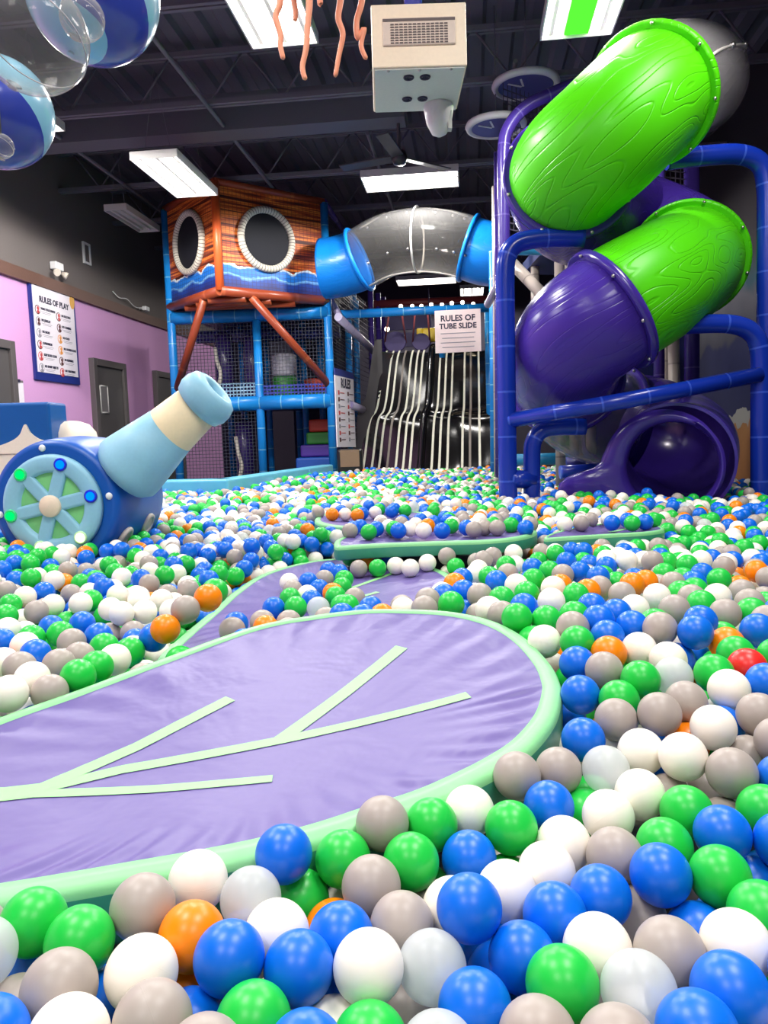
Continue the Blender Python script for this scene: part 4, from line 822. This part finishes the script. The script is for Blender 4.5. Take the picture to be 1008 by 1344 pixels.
tile(560, 700, q, '640,460,g 770,440,g 515,390,b 660,360,w 510,490,g 535,530,g 400,465,bd 390,430,y 340,410,w 660,560,w 790,330,g 530,320,g 475,275,w 565,245,g 670,290,w 300,340,y 195,310,b 130,375,g 205,410,bd 20,350,y 80,335,b 200,365,wd 115,205,w 370,345,g 720,220,y 650,200,g 810,205,b 740,150,b 770,770,gx 560,185,b 430,215,y 370,255,b 260,215,w 330,230,g 420,170,g 300,140,y 350,120,y 460,105,w')
l = 5.04
tile(0, 720, l, '60,960,w 215,865,w 335,945,y 510,850,g 640,785,g 760,735,w 390,770,y 525,720,y 130,790,y 20,760,w 235,700,b 165,645,w 10,620,b 475,620,y 380,570,g 230,590,g 570,560,wd 650,580,b 690,655,g 905,655,g 810,450,w 695,450,gd 525,380,w 350,375,w 250,430,y 330,490,gd 405,480,gd 545,500,b 70,375,g 50,460,g 50,540,w 20,580,bd 120,550,yd 600,345,g 690,260,b 780,310,w 920,330,w 940,420,w 205,195,g 360,210,w 450,145,y 570,65,b 720,110,g 290,290,b 40,280,y 170,330,w 730,400,w 190,390,bd 150,470,wd 740,550,yd 880,560,yd')
tile(150, 680, l, '240,800,b 325,740,o 500,595,y 580,550,o 665,485,g 625,410,b 800,385,g 690,370,g 860,335,b 490,475,y 305,545,w 170,545,w 420,695,yd 380,615,w 120,750,yd 750,460,bd 430,670,gx')
tile(280, 700, l, '400,495,b 545,490,g 510,430,g 695,495,c 850,480,g 935,430,y 810,420,g 790,395,o 650,445,b 620,410,w 525,375,y 515,325,w 625,320,b 725,305,y 700,370,b 865,305,g 850,355,g 820,260,b 150,600,b 125,640,y 325,590,y 345,625,o 500,590,y 775,250,b', pad=1)
tile(440, 690, l, '155,285,y 280,280,g 400,265,w 497,280,w 610,245,w 195,235,o 100,215,g 170,190,g 360,215,b 240,195,y', pad=1)
tile(440, 690, l, '750,310,w 790,385,o 850,445,b 610,485,y 705,470,b 590,550,y 765,530,g 860,560,bd 745,215,y 790,265,g 840,350,b')
tile(380, 600, 3.15, '178,237,o 230,237,w 280,240,o 310,232,b 345,230,w 372,213,b', pad=3); tile(380, 600, 3.15, '810,292,y 855,292,y', pad=2)
tile(660, 620, 2.9, '715,420,b')
C_, Pn, Zf, Lock = [], [], [], []
for px, py, c, d, pad in HAND:
    if pad is not None:
        z = PADS[pad].z+RB-.006
        for _ in range(3): p = Pz(px, py, z); z = PADS[pad].height(p.x, p.y)+RB if PADS[pad].inside(p.x, p.y) else PADS[pad].z+RB
        p = Pz(px, py, z); zt2 = z
    else:
        z = .52
        for _ in range(6): p = Pz(px, py, z-d); z = zs(p.x, p.y)
        p = Pz(px, py, z-d)
    C_.append(c); Pn.append(tuple(p)); Zf.append(pad is not None)
H = np.array(Pn); onpad = np.array(Zf)
keep = np.ones(len(H), bool)
for i in range(len(H)):                                                       # the same ball read twice on two crops
    if keep[i]:
        dd = np.linalg.norm(H[i+1:]-H[i], axis=1); dup = np.where(dd < D*.42)[0]+i+1; keep[dup] = False
def rimfix(p, px, py):
    for s in PADS:
        c2 = V(p[0], p[1], 0)
        if (c2-s.c).length > 1.6: continue
        d = V(*(np.array(CAM)-p)).normalized()
        s_ = 1 if s.inside(p[0], p[1]) else 0
        if not s_ and min((v.x-p[0])**2+(v.y-p[1])**2 for v in s.o) > .036**2: continue
        rz = s.zt(p[0], p[1])
        front = sum(1 for v in s.o if v.y < p[1] and abs(v.x-p[0]) < .04) == 0 or V(p[0], p[1], 0).length < s.c.length-.12
        if p[0] > s.c.x and p[1] < s.c.y+.25 and s is p1: front = True
        st_ = d*.012 if front else d*-.012
        for k in range(40):
            if not s.inside(p[0], p[1]) and min((v.x-p[0])**2+(v.y-p[1])**2 for v in s.o) > .036**2: break
            p = p+np.array(st_)
    return p
DF = [d for _, _, _, d, _ in HAND]
for i in range(len(H)):
    if keep[i] and not onpad[i]:
        q_ = rimfix(H[i].copy(), 0, 0)
        if DF[i] > 0 and np.linalg.norm(q_-H[i]) > .03: keep[i] = False
        H[i] = q_
H = H[keep]; onpad = onpad[keep]; C_ = [c for c, k in zip(C_, keep) if k]; H0 = H.copy()
RAYS = np.array(CAM)-H; RAYS /= np.linalg.norm(RAYS, axis=1)[:, None]
for it in range(90):
    dv = H[:, None]-H[None]; ds = np.linalg.norm(dv, axis=2)+np.eye(len(H)); ov = np.where(ds < D*.995, (D*.995-ds)*.5, 0); np.fill_diagonal(ov, 0)
    mv = (dv/ds[..., None]*ov[..., None]).sum(1)*.8
    mv[onpad, 2] = np.maximum(mv[onpad, 2], 0)*.3
    H = H+mv; k = .012 if it < 70 else 0
    H += (H0-H)*k
hand = [(tuple(p), c) for p, c in zip(H, C_)]
cellg = {}; ALL = []
def cell(p): return int(p[0]//D), int(p[1]//D)
def put(p, c, k): i = len(ALL); ALL.append((p, c, k)); cellg.setdefault(cell(p), []).append(i)
def near(x, y):
    a, b = int(x//D), int(y//D)
    for i in (a-1, a, a+1):
        for j in (b-1, b, b+1):
            for q_ in cellg.get((i, j), ()): yield ALL[q_][0]
for p, c in hand: put(p, c, 'hand')
PADB = []
for s in PADS:
    xs = [v.x for v in s.o]; ys = [v.y for v in s.o]; PADB.append((min(xs)-.06, max(xs)+.06, min(ys)-.06, max(ys)+.06, s))
def onwhich(x, y):
    for a, b, c, d, s in PADB:
        if a < x < b and c < y < d and s.inside(x, y): return s
    return None
def nearpad(x, y, r):
    for a, b, c, d, s in PADB:
        if a < x < b and c < y < d:
            if s.inside(x, y): return True
            for v in s.o[::2]:
                if (v.x-x)**2+(v.y-y)**2 < r*r: return True
    return False
hp = np.array([p for p, _ in hand])
handcell = set()
for p in hp:
    for i in range(-1, 2):
        for j in range(-1, 2): handcell.add((int(p[0]//.1)+i, int(p[1]//.1)+j))
def blocked(x, y, z):
    if x < XL+.05 or x > XR-.05: return True
    q_ = V(x, y, z)-FC; h = q_.dot(ax); rr_ = (q_-ax*h).length                  # the cannon drum
    if -.1 < h < .76 and rr_ < CR+.05: return True
    q_ = V(x, y, z)-EXC; h = q_.dot(EXN); u, v = q_.dot(EXU), q_.dot(EXV)       # the slide exit
    if -.13 < h < .14 and math.hypot(u, v) < rho((math.degrees(math.atan2(v, u))+60) % 360-60)+.03 and math.hypot(u, v) > .32: return True
    if -1.3 < h < .16 and math.hypot(u-.06, v) < .5: return True
    for i in range(2):                                                        # pit wall
        a, b = WP[i], WP[i+1]; d = (b-a).normalized(); n = V(-d.y, d.x, 0); w = (V(x, y, 0)-a); s_ = w.dot(n)
        if -.1 < w.dot(d) < (b-a).length+.1 and s_ > -.035: return True
    if y > 7.2 and x < -2.31+(y-7.2)*.136+.04: return True
    for (px_, py_) in ((FRP[0].x, FRP[0].y), (FRP[1].x, FRP[1].y), (FRP[2].x, FRP[2].y), (FRP[3].x, FRP[3].y)):
        if (x-px_)**2+(y-py_)**2 < .1**2: return True
    return False
FRP = [P(668, 660, Z1), P(998, 650, Z1), P(1006, 640, Z1+.35), P(698, 650, Z1+.05)]
def incone(x, y, z=.5):
    Z = -x*math.sin(YAW)+y*math.cos(YAW)
    if Z < .3: return False
    X = x*math.cos(YAW)+y*math.sin(YAW); return abs(X)/Z < .5+.35/max(Z, .5)+.12
WT = 'bbbbbbbbggggggggwwwwwwwwwwyyyyyyyyooccr'; WT = 'b'*26+'g'*26+'w'*30+'y'*20+'o'*7+'c'*2
col_of = lambda: random.choice(WT)
# lower layer
st = D*1.03; j = 0; y = .36
low = 0
while y < 11.2:
    x = -5.4+(j % 2)*st/2
    while x < 2.5:
        xx, yy = x+random.uniform(-.012, .012), y+random.uniform(-.012, .012); x += st
        if not incone(xx, yy): continue
        inh = (int(xx//.1), int(yy//.1)) in handcell
        z = zs(xx, yy)-(.095 if inh else .066)+random.uniform(-.016, .016)
        s = onwhich(xx, yy)
        if s or blocked(xx, yy, z): continue
        if nearpad(xx, yy, .05): z = min(z, zs(xx, yy)-.09)
        if inh and any((a-xx)**2+(b-yy)**2+(c-z)**2 < (D*.93)**2 for a, b, c in near(xx, yy)):
            z -= .03
            if any((a-xx)**2+(b-yy)**2+(c-z)**2 < (D*.9)**2 for a, b, c in near(xx, yy)): continue
        put((xx, yy, z), col_of(), 'low'); low += 1
    y += st*.866; j += 1
# upper layer: each new ball comes to rest on those below, in the lowest of a few tries
def rest(x, y):
    z = -9
    for a, b, c in near(x, y):
        h2 = D*D-(a-x)**2-(b-y)**2
        if h2 > 0: z = max(z, c+math.sqrt(h2)*.98)
    return z
def scatter(nx, lim, tries):
    y = .4
    while y < 11.0:
        x = -5.35
        while x < 2.45:
            x0, y0_ = x, y; x += nx
            if not incone(x0, y0_): continue
            best = None
            for _ in range(tries):
                xx, yy = x0+random.uniform(-.05, .05), y0_+random.uniform(-.05, .05); z = rest(xx, yy)
                if z < 0: continue
                if best is None or z < best[2]: best = (xx, yy, z)
            if not best: continue
            xx, yy, z = best; t_ = zs(xx, yy); inh = (int(xx//.1), int(yy//.1)) in handcell
            if z > t_+(lim if not inh else -.03)+random.uniform(-.01, .012): continue
            if nearpad(xx, yy, .043) or blocked(xx, yy, z): continue
            put((xx, yy, z), col_of(), 'top')
        y += nx
scatter(.06, .004, 7); scatter(.06, .012, 6); scatter(.12, .034, 4)
# a few that rolled onto the middle pads
for s, n_, ya in ((p3, 40, p3.c.y-.06), (p4_, 14, p4_.c.y+.1), (p5, 12, p5.c.y)):
    k = 0
    for _ in range(400):
        if k >= n_: break
        xx, yy = random.uniform(min(v.x for v in s.o), max(v.x for v in s.o)), random.uniform(min(v.y for v in s.o), max(v.y for v in s.o))
        if yy < ya or not s.inside(xx, yy): continue
        z = s.zt(xx, yy)+RB-.01
        if any((a-xx)**2+(b-yy)**2+(c-z)**2 < D*D for a, b, c in near(xx, yy)): continue
        put((xx, yy, z), col_of(), 'pad'); k += 1
# which ones show largest
S4 = 3; Wb, Hb = 1008//S4, 1344//S4; zbuf = np.full((Hb, Wb), 1e9); ib = np.full((Hb, Wb), -1, int)
def splat(px, py, rad, dep, i):
    x0, x1, y0_, y1_ = max(0, int(px-rad)), min(Wb, int(px+rad)+2), max(0, int(py-rad)), min(Hb, int(py+rad)+2)
    if x0 >= x1 or y0_ >= y1_: return
    gx, gy = np.meshgrid(np.arange(x0, x1)+.5, np.arange(y0_, y1_)+.5); r2 = ((gx-px)**2+(gy-py)**2)/(rad*rad); m = r2 < 1
    dd = np.where(m, dep-RB*np.sqrt(np.maximum(0, 1-r2)), 1e9); z = zbuf[y0_:y1_, x0:x1]; b = dd < z; z[b] = dd[b]; ib[y0_:y1_, x0:x1][b] = i
for s in PADS[:2]:                                                            # pads hide what is behind them
    for k in range(0, len(s.o)):
        for q_ in np.linspace(0, 1, 60 if s is p1 else 40):
            v = s.c.lerp(s.o[k], float(q_)); a, b, dpt = proj((v.x, v.y, s.zt(v.x, v.y))); splat(a/S4, b/S4, 2.6, dpt-.01+RB, -5)
PR = {}
for i, (p, c, k) in enumerate(ALL):
    if p[1] < 5.0:
        a, b, dpt = proj(p)
        if dpt > .2 and -60 < a < 1068 and 500 < b < 1420: PR[i] = (a/S4, b/S4, FPX*RB/dpt/S4, dpt); splat(a/S4, b/S4, FPX*RB/dpt/S4, dpt, i)
ids, cnt = np.unique(ib, return_counts=True); area_of = {int(i): int(n) for i, n in zip(ids, cnt) if i >= 0}
big = sorted(area_of, key=lambda i: -area_of[i])[:300]; bigset = set(big)
# labels that tell each of them apart: its colour, where it lies, what shows beside it
NAME = {k: v[1] for k, v in BC.items()}
def beside(i, ang):
    a, b, r_, dpt = PR[i]
    for f in (1.15, 1.3, 1.5):
        x, y = int(a+math.cos(ang)*r_*f), int(b-math.sin(ang)*r_*f)
        if not (0 <= x < Wb and 0 <= y < Hb): return None
        k = ib[y, x]
        if k == -5: return 'pad'
        if k >= 0 and k != i: return NAME[ALL[k][1]].replace('pearly ', '')
    return None
def place(i):
    x, y, z = ALL[i][0]; a, b = PR[i][0]*S4, PR[i][1]*S4
    if onwhich(x, y) is p2 and z > p2.z+.02: return 'lying on the second lily pad', 'balls lying on the second lily pad'
    if onwhich(x, y): return 'lying on a lily pad', 'balls lying on the farther lily pads'
    dm = min((v.x-x)**2+(v.y-y)**2 for v in p1.o)**.5
    if dm < .09: return 'against the large lily pad', 'balls against the large lily pad'
    if a < 480 and b < 960: return 'left of the lily pads', 'balls left of the lily pads'
    if a > 560 and b < 960: return 'right of the lily pads', 'balls right of the lily pads'
    if b < 960: return 'behind the large lily pad', 'balls behind the large lily pad'
    if a < 504: return 'in the front left corner', 'balls in front of the large lily pad'
    return 'in the front right corner', 'balls in the front right corner'
DIR = [('left', PI), ('right', 0), ('above', PI/2), ('below', -PI/2), ('upper left', PI*.75), ('upper right', PI*.25), ('lower left', -PI*.75), ('lower right', -PI*.25)]
NB = {i: {n: beside(i, a) for n, a in DIR} for i in area_of}
PLC = {i: place(i) for i in area_of}
def phr(n, v, long=True):
    v = 'the pad' if v == 'pad' else v
    if n in ('above', 'below'): return '%s %s' % (v, n)
    return '%s at %s%s' % (v, 'its ' if ' ' not in n else '', n) if long else '%s %s' % (v, n)
def combos(i):
    ok = [n for n, _ in DIR if NB[i][n]]
    import itertools
    base = '%s play ball %s' % (NAME[ALL[i][1]], PLC[i][0])
    out = []
    for m in (1, 2, 3, 4):
        for cb in itertools.combinations(ok, m):
            t_ = base+', with '+' and '.join(phr(n, NB[i][n]) for n in cb)
            out.append((cb, t_ if len(t_.split()) <= 16 else base+', with '+' and '.join(phr(n, NB[i][n], False) for n in cb)))
    return out
LAB = {}; used = set()
same = {}
for i in area_of: same.setdefault((ALL[i][1], PLC[i][0]), []).append(i)
for i in big:
    peers = [k for k in same[(ALL[i][1], PLC[i][0])] if k != i]
    if not peers: LAB[i] = '%s play ball %s' % (NAME[ALL[i][1]], PLC[i][0])
    else:
        fall = None
        for cb, s_ in combos(i):
            if len(s_.split()) > 16: continue
            fall = s_ if s_ not in used else fall
            if s_ not in used and not any(all(NB[k][n] == NB[i][n] for n in cb) for k in peers if area_of[k] > 4): LAB[i] = s_; break
        if i not in LAB: LAB[i] = fall or '%s play ball %s, smaller gap around it' % (NAME[ALL[i][1]], PLC[i][0])
    used.add(LAB[i])
meshes = {}
def ballmesh(c):
    if c not in meshes:
        bm = new(); bmesh.ops.create_uvsphere(bm, u_segments=48, v_segments=32, radius=RB)
        for f in bm.faces: f.smooth = True
        me = bpy.data.meshes.new('play_ball_'+NAME[c].replace(' ', '_')); bm.to_mesh(me); bm.free(); me.materials.append(BM[c]); meshes[c] = me
    return meshes[c]
for i in big:
    p, c, k = ALL[i]; o = bpy.data.objects.new('play_ball', ballmesh(c)); COL.objects.link(o); o.location = p
    o.rotation_euler = (random.uniform(0, 6.28), random.uniform(0, 6.28), random.uniform(0, 6.28)); tag(o, LAB[i], 'ball', PLC[i][1])
# all the others, one mass
def ico(sub):
    bm = new(); bmesh.ops.create_icosphere(bm, subdivisions=sub, radius=RB); v = np.array([x.co[:] for x in bm.verts]); f = np.array([[x.index for x in q_.verts] for q_ in bm.faces]); bm.free(); return v, f
LOD = {s: ico(s) for s in (2, 3, 4)}; keys = list(BC); VV, FF, MI = [], [], []; off = 0
for i, (p, c, k) in enumerate(ALL):
    if i in bigset: continue
    dpt = p[1]; v, f = LOD[4 if dpt < 2.2 else 3 if dpt < 5.5 else 2]
    VV.append(v+np.array(p)); FF.append(f+off); MI.append(np.full(len(f), keys.index(c), np.int32)); off += len(v)
VV = np.concatenate(VV).astype(np.float32); FF = np.concatenate(FF).astype(np.int32); MI = np.concatenate(MI)
me = bpy.data.meshes.new('play_balls'); me.vertices.add(len(VV)); me.vertices.foreach_set('co', VV.ravel()); me.loops.add(FF.size); me.loops.foreach_set('vertex_index', FF.ravel())
me.polygons.add(len(FF)); me.polygons.foreach_set('loop_start', np.arange(0, FF.size, 3, dtype=np.int32)); me.polygons.foreach_set('material_index', MI); me.polygons.foreach_set('use_smooth', np.ones(len(FF), bool))
me.update(calc_edges=True); me.validate()
BM2 = [BM[k] for k in keys]
for m in BM2: me.materials.append(m)
o = bpy.data.objects.new('play_balls', me); COL.objects.link(o); o['kind'] = 'stuff'; tag(o, 'mass of blue, green, white, grey and orange play balls filling the pit', 'balls')
# ---------------------------------------------------------------- picture settings
S.view_settings.view_transform = 'Standard'; S.view_settings.look = 'None'; S.view_settings.gamma = 1.0; S.view_settings.use_curve_mapping = False
S.view_settings.exposure = EXPO
S.cycles.max_bounces = 10; S.cycles.transparent_max_bounces = 16; S.cycles.use_denoising = True; S.cycles.sample_clamp_indirect = 6.0
